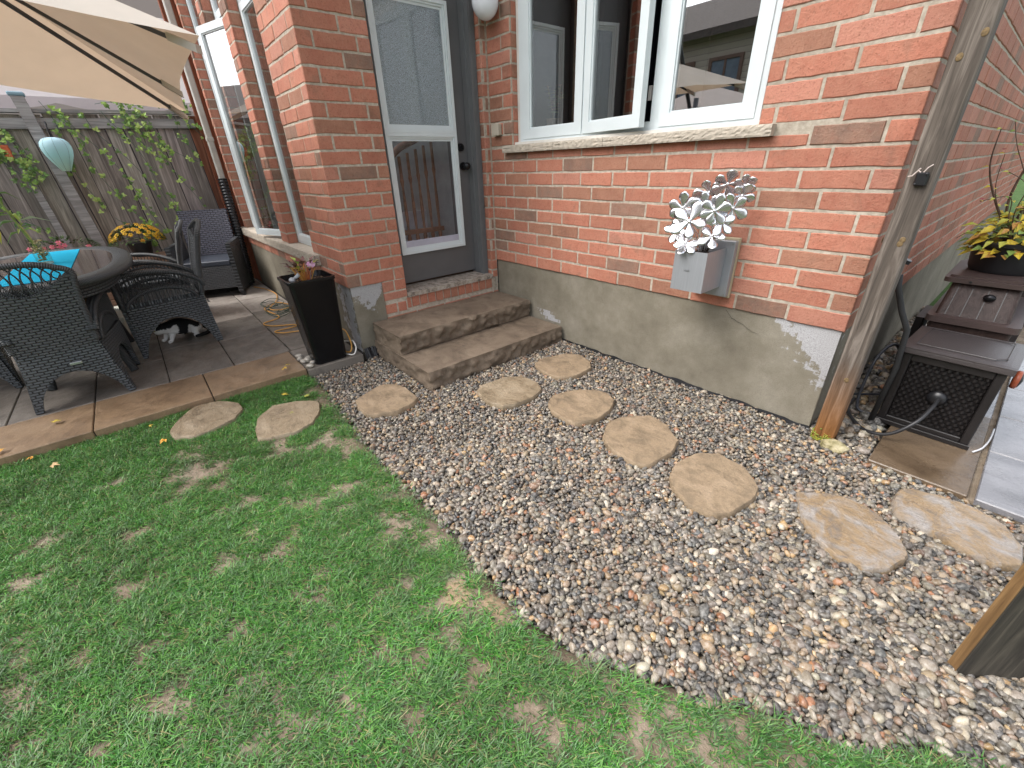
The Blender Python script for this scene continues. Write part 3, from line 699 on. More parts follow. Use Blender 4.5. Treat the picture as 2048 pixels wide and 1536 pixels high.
# --- natural stone steps
STEP = mat_stone('brown concrete step', [srgb(90, 78, 66), srgb(120, 106, 91), srgb(134, 120, 104)], .8, .3, 4.5, .35)
def rough_step(name, x0, x1, y0, y1, z0, z1, seed, label, seam=None):
    nx, ny, nz = max(3, int((x1-x0)/.02)), int((y1-y0)/.013), int((z1-z0)/.011)
    bm = bmesh.new()
    def grid(fn, a, b):
        V = [[bm.verts.new(fn(i/a, j/b)) for j in range(b+1)] for i in range(a+1)]
        for i in range(a):
            for j in range(b): bm.faces.new((V[i][j], V[i+1][j], V[i+1][j+1], V[i][j+1]))
    L = lambda a, b, t: a+(b-a)*t
    def rock(y, z, s):      # split-face relief
        r = 0.0; p = Vector((y*7+seed, z*9, s)); q = noise.noise(p*1.1)*.5+noise.noise(p*2.7)*.5
        r = (abs(q)**.7)*(1 if q > 0 else -1)*.024+abs(noise.noise(p*1.9+Vector((4, 4, 4))))*.018+noise.noise(p*8)*.007+noise.noise(p*22)*.0028
        t = (z-z0)/(z1-z0); edge = min(t, 1-t)*6
        return r*min(1, edge)-.003*(1-min(1, edge))
    def fsides(p):
        x, y, z = p; q = x
        fx = max(0, 1-(x1-x)/.03) if True else 0
        if x > x1-.004: x = x1+rock(y, z, 0)
        if y < y0+.004: y = y0+rock(q*1.3, z, 5)*.6
        if z > z1-.001: z = z1+.0018*noise.noise(Vector((q*14, y*9, seed)))+.0008*noise.noise(Vector((q*50, y*50, seed)))
        return (x, y, z)
    grid(lambda u, v: fsides((x1, L(y0, y1, u), L(z0, z1, v))), ny, nz)
    grid(lambda u, v: fsides((L(x1, x0, u), y1, L(z0, z1, v))), nx, nz)
    grid(lambda u, v: fsides((L(x0, x1, u), y0, L(z0, z1, v))), nx, nz)
    grid(lambda u, v: (x0, L(y1, y0, u), L(z0, z1, v)), ny, nz)
    grid(lambda u, v: fsides((L(x0, x1, u), L(y0, y1, v), z1)), nx, ny)
    grid(lambda u, v: (L(x0, x1, u), L(y1, y0, v), z0), nx, ny)
    bmesh.ops.remove_doubles(bm, verts=bm.verts, dist=.0008)
    bmesh.ops.recalc_face_normals(bm, faces=bm.faces)
    me = bpy.data.meshes.new(name); bm.to_mesh(me); bm.free(); me.materials.append(STEP)
    o = bpy.data.objects.new(name, me); col.objects.link(o); autosmooth(o, 50); tag(o, label, 'step', 'stone steps to the back door'); return o
rough_step('stone_step', .004, .442, -1.25, -.012, .136, .272, 3, 'upper brown rock-faced stone step directly under the back door')
rough_step('stone_step', .004, .832, -1.262, -.012, -.03, .132, 11, 'lower and deeper brown rock-faced stone step resting on the gravel')

# --- stepping stones
SS = {'A': [(0.282, -2.641), (0.172, -2.599), (0.02, -2.481), (0.054, -2.355), (0.172, -2.268), (0.278, -2.263), (0.376, -2.327), (0.419, -2.436), (0.436, -2.534), (0.375, -2.621)],
'B': [(0.572, -2.258), (0.471, -2.226), (0.366, -2.119), (0.405, -1.996), (0.505, -1.883), (0.629, -1.912), (0.749, -1.995), (0.786, -2.104), (0.752, -2.225), (0.704, -2.276)],
'C': [(0.658, -1.705), (0.632, -1.657), (0.573, -1.5), (0.625, -1.416), (0.73, -1.389), (0.907, -1.399), (0.942, -1.453), (0.968, -1.572), (0.912, -1.689), (0.88, -1.722), (0.758, -1.733)],
'D': [(1.101, -1.083), (1.049, -1.008), (1.069, -0.818), (1.141, -0.722), (1.282, -0.715), (1.366, -0.759), (1.407, -0.877), (1.392, -1.008), (1.353, -1.074), (1.252, -1.11)],
'E': [(1.047, -0.516), (1.021, -0.415), (1.081, -0.236), (1.173, -0.17), (1.302, -0.207), (1.378, -0.287), (1.393, -0.42), (1.358, -0.532), (1.278, -0.57), (1.14, -0.565)],
'F': [(1.517, -0.851), (1.47, -0.765), (1.512, -0.627), (1.606, -0.519), (1.685, -0.494), (1.773, -0.539), (1.827, -0.652), (1.84, -0.78), (1.781, -0.903), (1.694, -0.911), (1.591, -0.9)],
'G': [(1.966, -0.89), (1.9, -0.769), (1.919, -0.658), (2.016, -0.533), (2.138, -0.553), (2.252, -0.637), (2.288, -0.754), (2.269, -0.918), (2.212, -0.957), (2.076, -0.952)],
'H': [(2.37, -0.916), (2.343, -0.816), (2.364, -0.678), (2.448, -0.594), (2.576, -0.614), (2.677, -0.706), (2.69, -0.806), (2.662, -0.948), (2.625, -1.0), (2.53, -1.024), (2.424, -0.981)],
'I': [(2.796, -0.619), (2.86, -0.548), (2.922, -0.508), (3.008, -0.503), (3.081, -0.543), (3.14, -0.609), (3.176, -0.672), (3.177, -0.719), (3.15, -0.808), (3.104, -0.854), (3.036, -0.875), (2.952, -0.852), (2.864, -0.762)],
'J': [(3.074, -0.387), (3.079, -0.283), (3.121, -0.238), (3.197, -0.209), (3.301, -0.203), (3.387, -0.246), (3.424, -0.314), (3.441, -0.345), (3.445, -0.463), (3.382, -0.518), (3.344, -0.518), (3.263, -0.491), (3.176, -0.478), (3.104, -0.459)]}
SLAB = {'A': ('wet pinkish stepping stone in the lawn nearest the patio', 0), 'B': ('grey-tan stepping stone in the lawn next to the gravel edge', 0), 'C': ('tan stepping stone in gravel left of the steps', 1),
 'D': ('grey-centred stepping stone in gravel in front of the lower step', 0), 'E': ('ochre stepping stone closest to the foundation wall', 1), 'F': ('bright ochre stepping stone right of the grey-centred one', 1),
 'G': ('tan stepping stone at the bend of the path, below the wall planter', 1), 'H': ('large round tan stepping stone in the gravel, left of the pointed one', 1),
 'I': ('pointed mottled orange and grey stepping stone before the wooden post', 2), 'J': ('long shiny wet stepping stone nearest the side path', 2)}
STN = [mat_stone('greyish tan stepping stone', [srgb(122, 108, 88), srgb(150, 134, 111), srgb(168, 153, 131)], .6, .4, 7, .9, wet=.25, fine=.8),
       mat_stone('ochre stepping stone', [srgb(112, 99, 82), srgb(148, 129, 105), srgb(168, 148, 124)], .62, .35, 7, .9, fine=.8),
       mat_stone('mottled wet stepping stone', [srgb(108, 106, 106), srgb(154, 130, 98), srgb(158, 150, 142), srgb(172, 166, 162)], .40, .6, 9, 1.0, wet=.10, fine=.8)]
STN_P = {}
for k, pl in SS.items():
    P = [Vector((x, y, 0)) for x, y in pl]; n_ = len(P); ring = []
    for i in range(n_):
        for t in (0, .33, .66):
            a, b, c, d = P[i-1], P[i], P[(i+1) % n_], P[(i+2) % n_]
            q = (.5*((2*b)+(-a+c)*t+(2*a-5*b+4*c-d)*t*t+(-a+3*b-3*c+d)*t**3)).lerp(b.lerp(c, t), .8)
            s_ = .0075; ring.append(q+Vector((noise.noise(q*38)*s_, noise.noise(q*30+Vector((9, 9, 9)))*s_, 0)))
    cen = sum(ring, Vector())/len(ring); bm = bmesh.new(); zt = .036 if k not in 'AB' else .040; prev = None; m_ = len(ring)
    rings = [(1.0, -.01), (1.01, .012), (1.0, zt-.007), (.975, zt)]+[(1-.12*q, zt) for q in range(1, 8)]
    for (f_, z) in rings:
        cur = [bm.verts.new((cen.x+(p.x-cen.x)*f_, cen.y+(p.y-cen.y)*f_, z+(.0022*noise.noise(Vector((p.x*f_*18, p.y*f_*18, 3))) if f_ <= 1 and z > .03 else 0))) for p in ring]
        if prev:
            for i in range(m_): bm.faces.new((prev[i], prev[(i+1) % m_], cur[(i+1) % m_], cur[i]))
        prev = cur
    bm.faces.new(prev); bmesh.ops.recalc_face_normals(bm, faces=bm.faces); me = bpy.data.meshes.new('stepping_stone'); bm.to_mesh(me); bm.free()
    me.materials.append(STN[SLAB[k][1]]); o = bpy.data.objects.new('stepping_stone', me); col.objects.link(o); autosmooth(o, 45)
    tag(o, SLAB[k][0], 'stepping stone', 'stepping stones across lawn and gravel'); STN_P[k] = [(q.x, q.y) for q in ring]

# --- pebbles
def ico(sub):
    bm = bmesh.new(); bmesh.ops.create_icosphere(bm, subdivisions=sub, radius=1); bm.verts.index_update()
    V = np.array([v.co[:] for v in bm.verts]); F = np.array([[v.index for v in f.verts] for f in bm.faces]); bm.free(); return V, F
def pebbles(name, X, Y, Z, S, sub, pal, seed, flat=.55):
    r = np.random.default_rng(seed); V0, F0 = ico(sub); n_ = len(X); nv = len(V0)
    V = np.repeat(V0[None], n_, 0)
    ph = r.uniform(0, 6.28, (n_, 1, 6)); d = V
    lump = 1+.10*np.sin(2.1*d[..., 0]+3*d[..., 1]+ph[..., 0])+.08*np.sin(3.3*d[..., 1]-2*d[..., 2]+ph[..., 1])+.05*np.sin(5*d[..., 2]+4*d[..., 0]+ph[..., 2])
    V = V*lump[..., None]
    ax = np.stack([r.uniform(.85, 1.3, n_), r.uniform(.6, .9, n_), r.uniform(.48, .78, n_)*flat/.55], 1)
    V = V*ax[:, None, :]*S[:, None, None]
    a, b, c = r.uniform(0, 6.28, n_), r.normal(0, .38, n_), r.normal(0, .38, n_)
    def rotm(ax_, t):
        m_ = np.zeros((n_, 3, 3)); i, j = [(1, 2), (0, 2), (0, 1)][ax_]; k = ax_
        m_[:, k, k] = 1; m_[:, i, i] = np.cos(t); m_[:, j, j] = np.cos(t); m_[:, i, j] = -np.sin(t); m_[:, j, i] = np.sin(t); return m_
    Rm = rotm(0, b)@rotm(1, c)@rotm(2, a)
    V = np.einsum('nij,nvj->nvi', Rm, V)+np.stack([X, Y, Z], 1)[:, None, :]
    F = (F0[None]+(np.arange(n_)*nv)[:, None, None]).reshape(-1, 3)
    pc = np.array(pal[0]); pw = np.array(pal[1], float); pw /= pw.sum()
    c_ = pc[r.choice(len(pc), n_, p=pw)]*r.uniform(.46, .94, (n_, 1))*r.normal(1, .02, (n_, 3))*np.array([1.04, 1.0, .92])
    C = np.repeat(np.clip(c_, .01, .9), nv, 0)
    return npmesh(name, V.reshape(-1, 3), F, PEB, C, True)
pb = NB('river pebbles'); c = pb.attr('col'); v = pb.coord(); f1 = pb.noise(95, 4, .6, v); f2 = pb.noise(420, 2, .6, v)
c = pb.mix(pb.ramp(f1, [(.42, 0.), (.66, .45)]), c, pb.mix(.45, c, (.8, .76, .70))); c = pb.mix(pb.ramp(f2, [(.3, .45), (.5, 0.)]), c, pb.mix(.8, c, (.02, .02, .02)))
pb.base(c, pb.ramp(pb.noise(6, 3, .5, v), [(.4, .30), (.6, .55)]), .45); pb.bump(f1, .25, .003); PEB = pb.m
PAL = ([srgb(140, 133, 123), srgb(112, 106, 99), srgb(76, 74, 73), srgb(172, 163, 149), srgb(196, 187, 172), srgb(156, 137, 115), srgb(160, 112, 80), srgb(128, 100, 82), srgb(180, 150, 110), srgb(98, 99, 101), srgb(52, 51, 52), srgb(122, 112, 101)],
       [18, 17, 12, 10, 5, 13, 3, 4, 4, 7, 7, 10])
stones_poly = list(STN_P.values())
def scatter(sp, jit, seed, poly, keep=None):
    r = np.random.default_rng(seed); xs_ = np.arange(-.1, 3.7, sp); ys_ = np.arange(-2.0, 3.1, sp*.87)
    X, Y = np.meshgrid(xs_, ys_); X = X+(np.arange(len(ys_)) % 2)[:, None]*sp*.5; X = X.ravel(); Y = Y.ravel()
    X = X+r.normal(0, jit, X.shape); Y = Y+r.normal(0, jit, Y.shape); m_ = inpoly(X, Y, poly)
    for p in stones_poly:
        c_ = np.mean(p, 0); f_ = .965 if seed > 21 else 1.0; m_ &= ~inpoly(X, Y, [(c_[0]+(a-c_[0])*f_, c_[1]+(b-c_[1])*f_) for a, b in p])
    m_ &= ~((X < .845) & (X > 0) & (Y > -1.27) & (Y < 0)) & ~((X > 2.675) & (X < 2.785) & (Y > -.08) & (Y < .03)); return X[m_], Y[m_], r
GP = [(q[0], q[1]-(.06 if q in EDGE else 0)) for q in GRAVEL]
for layer, (sp, z) in enumerate(((.0150, -.004), (.0168, .007))):
    X, Y, r = scatter(sp, sp*.30, 21+layer, GP)
    wob = .02*np.sin(X*23)+.012*np.sin(X*51+1)-.05*(r.uniform(size=X.shape) < .05); ok = (Y > np.interp(X, [q[0] for q in EDGE], [q[1] for q in EDGE])+wob+.012) | (Y > -1.0); X, Y = X[ok], Y[ok]
    d_ = np.hypot(X-3.08, Y+2.42); near = d_ < 1.9
    S = np.clip(r.lognormal(math.log(.0098), .30, len(X)), .0050, .021)*np.where(layer == 0, 1.0, 1.06)
    S = np.where(X > 2.6, S*1.08, S)
    Z = z+r.normal(0, .0035, len(X))+.004*np.sin(X*9+Y*7)
    if layer == 1: kk = r.uniform(size=len(X)) < .93; X, Y, Z, S, near = X[kk], Y[kk], Z[kk], S[kk], near[kk]
    if layer == 0: GX = [X, Y, Z, S, near]
    else: X = np.concatenate([GX[0], X]); Y = np.concatenate([GX[1], Y]); Z = np.concatenate([GX[2], Z]); S = np.concatenate([GX[3], S]); near = np.concatenate([GX[4], near])
o = pebbles('river_gravel', X[near], Y[near], Z[near], S[near], 2, PAL, 5); tag(o, 'mixed grey, white and rust river pebbles covering the bed in front of the wall, near part', 'gravel', kind='stuff')
o = pebbles('river_gravel', X[~near], Y[~near], Z[~near], S[~near], 1, PAL, 6); tag(o, 'mixed grey, white and rust river pebbles covering the bed up to the foundation, far part', 'gravel', kind='stuff')
# larger cobbles along the side wall
r = np.random.default_rng(8); n_ = 420; X = r.uniform(2.67, 2.90, n_); Y = r.uniform(-.06, 2.9, n_); m_ = ~((X < 2.80) & (Y < .05))
o = pebbles('side_cobbles', X[m_], Y[m_], .022+r.normal(0, .006, m_.sum()), r.uniform(.017, .032, m_.sum()), 2, PAL, 9, .7); tag(o, 'larger rounded cobbles filling the strip along the side wall', 'cobbles', kind='stuff')
# a few pebbles piled by the tall planter: things
PB = [(-.227, -1.776), (-.165, -1.787), (-.10, -1.78), (-.085, -1.745), (-.030, -1.738), (.020, -1.772), (-.060, -1.765), (-.133, -1.735)]
wl = ['round grey-white pebble furthest left of the small pile by the tall black planter', 'second pebble from the left by the foot of the tall black planter', 'flat pale pebble in the middle of the pile by the planter', 'pebble lying against the black planter at the back of the pile', 'pebble touching the front corner of the black planter', 'pale pebble nearest the lawn corner beside the planter', 'pale pebble on top of the small pile by the planter', 'small brownish pebble behind the pile beside the planter']
V0, F0 = ico(2)
for i, (x, y) in enumerate(PB):
    a = random.uniform(0, 6); s_ = random.uniform(.017, .024); Mx = Matrix.Rotation(a, 3, 'Z'); VV = np.array([(Mx@Vector((q[0]*s_*1.25, q[1]*s_*.9, q[2]*s_*.7)))[:] for q in V0]); VV = VV*(1+.06*np.sin(V0[:, :1]*4+a))
    o = npmesh('pebble', VV, F0, PEB, np.tile(np.array(srgb(176, 168, 156)), (len(VV), 1))); o.location = (x, y, .083+(.022 if i == 6 else 0)); tag(o, wl[i], 'pebble', 'pebbles piled beside the tall planter')

# --- grass
MUD = [(0.82, -2.56, 0.11), (1.41, -2.06, 0.06), (1.1, -1.90, 0.07), (1.59, -2.39, 0.06), (1.51, -2.57, 0.05), (1.09, -2.83, 0.06), (0.88, -3.11, 0.06), (1.11, -3.15, 0.06), (1.41, -2.85, 0.05), (1.78, -2.0, 0.08), (2.05, -2.09, 0.04), (2.2, -1.98, 0.09), (2.33, -1.90, 0.08), (2.31, -2.08, 0.05), (2.45, -2.08, 0.05), (2.22, -2.27, 0.04), (2.3, -2.19, 0.04), (1.72, -2.82, 0.04), (1.93, -2.78, 0.06), (2.43, -2.28, 0.04), (2.64, -2.04, 0.06), (2.71, -2.02, 0.05), (2.86, -1.86, 0.07), (2.73, -1.82, 0.03), (0.98, -2.5, 0.06), (1.41, -2.18, 0.05), (0.6, -2.88, 0.05), (1.38, -2.26, 0.04), (1.13, -1.93, 0.08), (0.51, -1.86, 0.10), (0.30, -1.84, 0.08), (0.74, -2.18, 0.10), (1.61, -2.98, 0.03), (1.96, -1.94, 0.05), (2.88, -1.75, 0.04), (3.01, -1.66, 0.04), (0.88, -2.21, 0.08), (0.95, -2.0, 0.10), (1.84, -2.59, 0.04), (2.28, -2.39, 0.03), (2.97, -1.77, 0.05), (3.13, -1.62, 0.04), (2.6, -1.85, 0.05), (2.3, -1.97, 0.05), (1.96, -2.92, 0.03), (2.22, -2.62, 0.03), (1.62, -1.90, .05), (1.9, -1.90, .05), (.62, -2.06, .07), (1.2, -2.42, .05), (1.9, -2.35, .04)]
def blades(name, n_, poly, seed, hmul=1.0, label=''):
    r = np.random.default_rng(seed); P = np.array(poly); X = r.uniform(P[:, 0].min(), P[:, 0].max(), n_); Y = r.uniform(P[:, 1].min(), P[:, 1].max(), n_)
    m_ = inpoly(X, Y, poly); X, Y = X[m_], Y[m_]
    for k in 'AB':
        c = np.mean(STN_P[k], 0); q = [(c[0]+(a-c[0])*1.0, c[1]+(b-c[1])*1.0) for a, b in STN_P[k]]; m_ = ~inpoly(X, Y, q); X, Y = X[m_], Y[m_]
    nz = np.array([noise.noise(Vector((x*3.3, y*3.3, 1))) for x, y in zip(np.round(X, 2), np.round(Y, 2))]); nz2 = np.array([noise.noise(Vector((x*14, y*14, 4))) for x, y in zip(X, Y)])
    den = np.ones(len(X))*1.0
    for (a, b, c) in MUD:
        ang = np.arctan2(Y-b, X-a); rad = c*(1+.35*np.sin(ang*3+a*20)+.25*np.sin(ang*5+b*30)); d = np.hypot((X-a), (Y-b))/rad
        den = np.minimum(den, np.clip((d-.30)*1.0, .12, 1))
    den *= np.clip(1.0+.8*nz2+.35*nz, .30, 1)
    eg = Y-np.interp(X, [q[0] for q in EDGE], [q[1] for q in EDGE]); den *= np.clip((.02-eg)/.06, .12, 1)
    m_ = r.uniform(size=len(X)) < den; X, Y, nz, nz2, den = X[m_], Y[m_], nz[m_], nz2[m_], den[m_]; n_ = len(X)
    Hh = r.uniform(.012, .030, n_)*hmul*(1+.35*nz2)*(.55+.45*den); Wd = r.uniform(.0010, .0018, n_); az = r.uniform(0, 6.283, n_)+0
    lean = r.uniform(.4, 2.1, n_)*Hh; az = np.where(r.uniform(size=n_) < .35, .6+r.normal(0, .5, n_), az)
    dx, dy = np.cos(az), np.sin(az); sx, sy = -dy, dx; z0 = .017
    T = [(0, 1.0), (.4, .9), (.75, .6), (1, 0)]; Vs = []
    for t, wf in T[:-1]:
        ox = lean*t**1.7; oz = Hh*(t-.22*t*t*(lean/Hh))
        for sg in (-1, 1): Vs.append(np.stack([X+dx*ox+sx*Wd*wf*sg, Y+dy*ox+sy*Wd*wf*sg, z0+oz], 1))
    Vs.append(np.stack([X+dx*lean, Y+dy*lean, z0+np.maximum(.004, Hh*(1-.22*lean/Hh))], 1))
    V = np.stack(Vs, 1); base = (np.arange(n_)*7)[:, None]
    F = np.array([(0, 1, 3), (0, 3, 2), (2, 3, 5), (2, 5, 4), (4, 5, 6)]); F = (F[None]+base[:, :, None]).reshape(-1, 3)
    g0 = np.array([srgb(50, 106, 40), srgb(78, 138, 54), srgb(108, 162, 74), srgb(152, 150, 98), srgb(112, 150, 100)]); ci = r.choice(5, n_, p=[.24, .33, .22, .07, .14])
    c = g0[ci]*r.uniform(.7, 1.25, (n_, 1))*(1+.35*nz[:, None]); gy = np.clip((nz2+.15)*.9, 0, .55)[:, None]*np.clip(1.35-den, 0, 1)[:, None]; c = c*(1-gy)+np.array(srgb(124, 126, 108))*gy; c = np.clip(c, .005, .8)
    C = np.repeat(c, 7, 0)
    o = npmesh(name, V.reshape(-1, 3), F, GRASS, C, True); return tag(o, label, 'grass', kind='stuff')
gm = NB('grass blades'); c = gm.attr('col'); gm.base(c, .42, .5)
tl = gm.n('BsdfTranslucent'); gm.l(c, tl.inputs[0]); mx = gm.n('MixShader'); mx.inputs[0].default_value = .3; gm.l(gm.b.outputs[0], mx.inputs[1]); gm.l(tl.outputs[0], mx.inputs[2]); gm.l(mx.outputs[0], gm.out.inputs[0]); GRASS = gm.m
LV = [(.03, -1.80)]+[(q[0], q[1]+.022+.014*math.sin(q[0]*17)) for q in EDGE[1:24]]+[(3.7, -1.13), (3.7, -2.6), (2.6, -3.4), (.03, -3.7)]
blades('lawn_grass', 520000, LV, 3, 1.0, 'short green grass with muddy bare patches in front of the gravel')
blades('lawn_grass', 150000, [(3.7, -1.15), (4.6, -.95), (4.6, -4.6), (.03, -4.6), (.03, -3.7), (2.6, -3.4), (3.7, -2.6)], 4, 1.1, 'green grass beyond the picture edge')
blades('side_grass', 9000, [(3.2, 2.3), (3.9, 2.3), (3.9, 6), (3.2, 6)], 6, 1.8, 'grass strip seen behind the brown bin')

# ------------------------------------------------------------------ wall fittings
WC = (0, 0, 0)
# globe lamp by the door
gl_ = empty('wall_lamp', (.10, -.003, 2.40), 0, 'round frosted white globe lamp between the back door and the kitchen window', 'lamp')
OPAL = simple('frosted opal glass', (.78, .79, .84), .22, .5, var=.02)
b = MB(); b.sphere((.018, -.086, -.085), .092, (1, 1, 1.12), 28, 20); b.build('globe', OPAL, gl_, smooth=True)
b = MB(); b.cyl((.018, .0, .04), (.018, -.02, .04), .06, n=24); b.tube([(.018, -.02, .05), (.018, -.086, .06), (.018, -.086, .02)], .012, 10); b.cyl((.018, -.086, .035), (.018, -.086, .0), .04, .045, 20); b.build('bracket', BLACKM, gl_)
# small beige junction box
jb = empty('junction_box', (.10, 0, 1.562), 0, 'small beige junction box on the brick beside the window sill', 'junction box')
b = MB(); b.box(-.042, .042, -.034, -.002, -.038, .038, bev=.005); b.build('box', simple('beige plastic', srgb(172, 162, 146), .5), jb)
b = MB(); b.box(-.044, .044, -.040, -.0345, -.040, .040, bev=.002); b.build('cover', simple('beige plastic cover', srgb(182, 172, 156), .5), jb)
# steel planter with metal flowers
STEEL = NB('brushed galvanised steel'); f = STEEL.noise(4, 5, .6); sx = STEEL.noise(3, 4, .6, STEEL.coord(scale=(60, 60, 2)))
STEEL.base(STEEL.mix(STEEL.ramp(sx, [(.3, 0.), (.7, .4)]), srgb(168, 171, 176), srgb(142, 145, 151)), STEEL.ramp(f, [(.3, .30), (.7, .45)]), .5, .45); STEEL = STEEL.m
MIRR = simple('polished flower steel', (.76, .77, .80), .24, .5, metal=1, var=.03)
ZN = simple('dull zinc', (.35, .35, .36), .4, metal=.8); wp = empty('wall_planter', (2.0, 0, .64), 0, 'square steel box planter holding cut-metal flowers, hung on the brick wall', 'wall planter')
b = MB(); b.box(-.108, .100, -.024, -.004, -.02, .300, bev=.002); b.build('wooden_back', simple('weathered plywood edge', srgb(170, 158, 132), .8), wp)
b = MB(); b.box(-.105, .095, -.058, -.0245, -.008, .288, bev=.003); b.build('back_plate', STEEL, wp)
b = MB(); x0, x1, y0, y1, z0, z1, t = -.124, .054, -.262, -.0585, .045, .252, .003
b.box(x0, x1, y0, y0+t, z0, z1); b.box(x0, x0+t, y0+t, y1, z0, z1); b.box(x1-t, x1, y0+t, y1, z0, z1); b.box(x0+t, x1-t, y0+t, y1, z0, z0+t); b.build('box', STEEL, wp)
b = MB(); b.box(x0+t+.001, x1-t-.001, y0+t+.001, y1-.001, z1-.05, z1-.03); b.build('soil', SOILM, wp)
for (x, z) in ((.085, .275), (.085, .005), (-.095, .275), (.045, .060), (.045, .235)): b = MB(); b.cyl((x, -.0585, z), (x, -.062, z), .004, n=10); b.build('rivet', ZN, wp)
b = MB(); b.box(-.052, -.030, -.2645, -.2625, .156, .158); b.box(-.058, -.030, -.2645, -.2625, .150, .152)
b.build('embossed_mark', ZN, wp)
def metal_flower(c0, n_, s_, k):
    """cut sheet-metal blossom: petals joined at the centre"""
    mb = MB(); n_ = Vector(n_).normalized(); a = n_.orthogonal().normalized(); a = Matrix.Rotation(k*1.7, 3, n_)@a; bb = n_.cross(a); c0 = Vector(c0)
    np_ = 5 if k % 3 else 6
    for i in range(np_):
        t = 2*math.pi*i/np_+random.uniform(-.12, .12); d = a*math.cos(t)+bb*math.sin(t); sd_ = n_.cross(d); L = s_*random.uniform(.85, 1.15); Wd = L*random.uniform(.30, .38); cup = random.uniform(-.05, .16)
        def pf(u, v, d=d, sd_=sd_, L=L, Wd=Wd, cup=cup):
            w_ = Wd*(math.sqrt(max(0, 1-((u-.62)/.38)**2)) if u > .62 else .10+.90*(u/.62)**1.3); return c0+d*(L*u)+sd_*(w_*(v*2-1))+n_*(cup*L*u*u+.10*Wd*(1-(2*v-1)**2))
        mb.sheet(pf, 10, 4, .0012)
    mb.sphere(c0+n_*.002, s_*.12, (1, 1, 1), 10, 6); mb.tube([c0-n_*.002, (c0[0]*.5+Vector((-.03, -.13, .2))[0]*.5, -.13, (c0[2]+.2)/2), (-.03, -.14, .20)], .0022, 6)
    return mb.build('flower', MIRR, wp, smooth=True)
FL = [(1.955, 1.10, -.17, .070), (2.06, 1.03, -.18, .066), (2.10, 1.15, -.11, .062), (1.832, 1.088, -.17, .072), (1.925, 1.16, -.10, .074), (2.01, 1.20, -.09, .076), (2.09, 1.195, -.08, .062), (1.835, .985, -.20, .074), (1.915, 1.03, -.235, .092), (2.02, 1.085, -.20, .080), (2.085, 1.095, -.15, .070), (2.03, .965, -.20, .068), (1.92, .925, -.25, .066)]
for i, (x, z, y, s_) in enumerate(FL):
    metal_flower((x-2.0, y, z-.64), (.35+(x-1.95)*1.3, -1.0, .35+(z-1.03)*-5.5), s_*1.0, i)

# ------------------------------------------------------------------ wooden post at the corner
PD, PM, PL = srgb(50, 45, 41), srgb(98, 89, 81), srgb(150, 140, 131)
post = empty('wooden_post', (2.728, -.028, 0), 0, 'weathered grey square wooden post standing at the house corner, wet orange foot', 'post')
b = MB(); nz_ = 60
def postf(u, v):
    h_ = .0455; r_ = .012; s4 = u*4 % 4; side = int(s4); t = s4-side; rr_ = h_*.955+.0*v
    q = [(-1, -1), (1, -1), (1, 1), (-1, 1), (-1, -1)]; x = q[side][0]+(q[side+1][0]-q[side][0])*t; y = q[side][1]+(q[side+1][1]-q[side][1])*t
    l = max(abs(x), abs(y)); rad = (abs(x)**7+abs(y)**7)**(1/7); x, y = x/rad*h_, y/rad*h_
    w_ = 1+.012*noise.noise(Vector((x*30, y*30, v*9))); z = -.12+v*3.4; return (x*w_+.0+.004*math.sin(v*5), y*w_, z)
b.sheet(postf, 40, nz_); 
wpost = mat_wood('weathered post wood', PD, PM, PL, 'z', .8, (.04, .46, srgb(140, 94, 50)))
b.build('shaft', wpost, post, smooth=True)
KN = simple('dark knot wood', srgb(112, 92, 62), .8, var=.4, scale=120)
for (x, y, z) in ((-.046, -.018, .99), (.018, -.046, .985), (-.012, -.0462, 1.60), (.03, -.046, 1.66), (.012, -.0464, .36), (.022, -.046, 1.0), (-.046, .01, 1.55)):
    d = Vector((1, 0, 0)) if abs(x) > .045 else Vector((0, 1, 0)); kn = MB(); kn.sphere((x, y, z), .010, (.18 if d.x else 1, .18 if d.y else 1, 1.25), 12, 8); kn.build('knot', KN, post, smooth=True)
ms_ = MB()
for i in range(260):
    a = random.uniform(-2.6, .4); z = abs(random.gauss(0, .022)); x, y = .049*math.cos(a)*random.uniform(.9, 1.1), -abs(.049*math.sin(a)); x = random.uniform(-.045, .045); y = -.0465 if random.random() < .7 else random.uniform(-.045, 0); x = x if y < -.046 else -.0465
    ms_.sphere((x, y, z), random.uniform(.002, .0055), (1, 1, .8), 5, 4, 0, random.choice([(.20, .22, .02), (.12, .15, .02), (.30, .28, .03)]))
ms_.build('moss', LEAF, post)
bx_ = empty('cable_clamp', (2.738, -.076, 1.222), 0, 'small black cable box screwed to the wooden post with a torn white wire', 'cable box')
b = MB(); b.box(-.019, .019, -.016, .001, -.024, .024, bev=.005); b.sphere((.012, -.015, .018), .005); b.sphere((-.013, -.015, -.017), .005); b.build('box', BLACK, bx_)
b = MB(); b.tube([(-.008, -.012, .024), (-.018, -.014, .032), (-.012, -.012, .038), (-.03, -.012, .012), (-.042, -.01, .010)], .0022, 6); b.tube([(0, -.01, .024), (.008, -.01, .04), (.02, -.008, .05)], .0018, 6); b.build('wire', simple('pinkish white wire', (.62, .52, .48), .5), bx_)
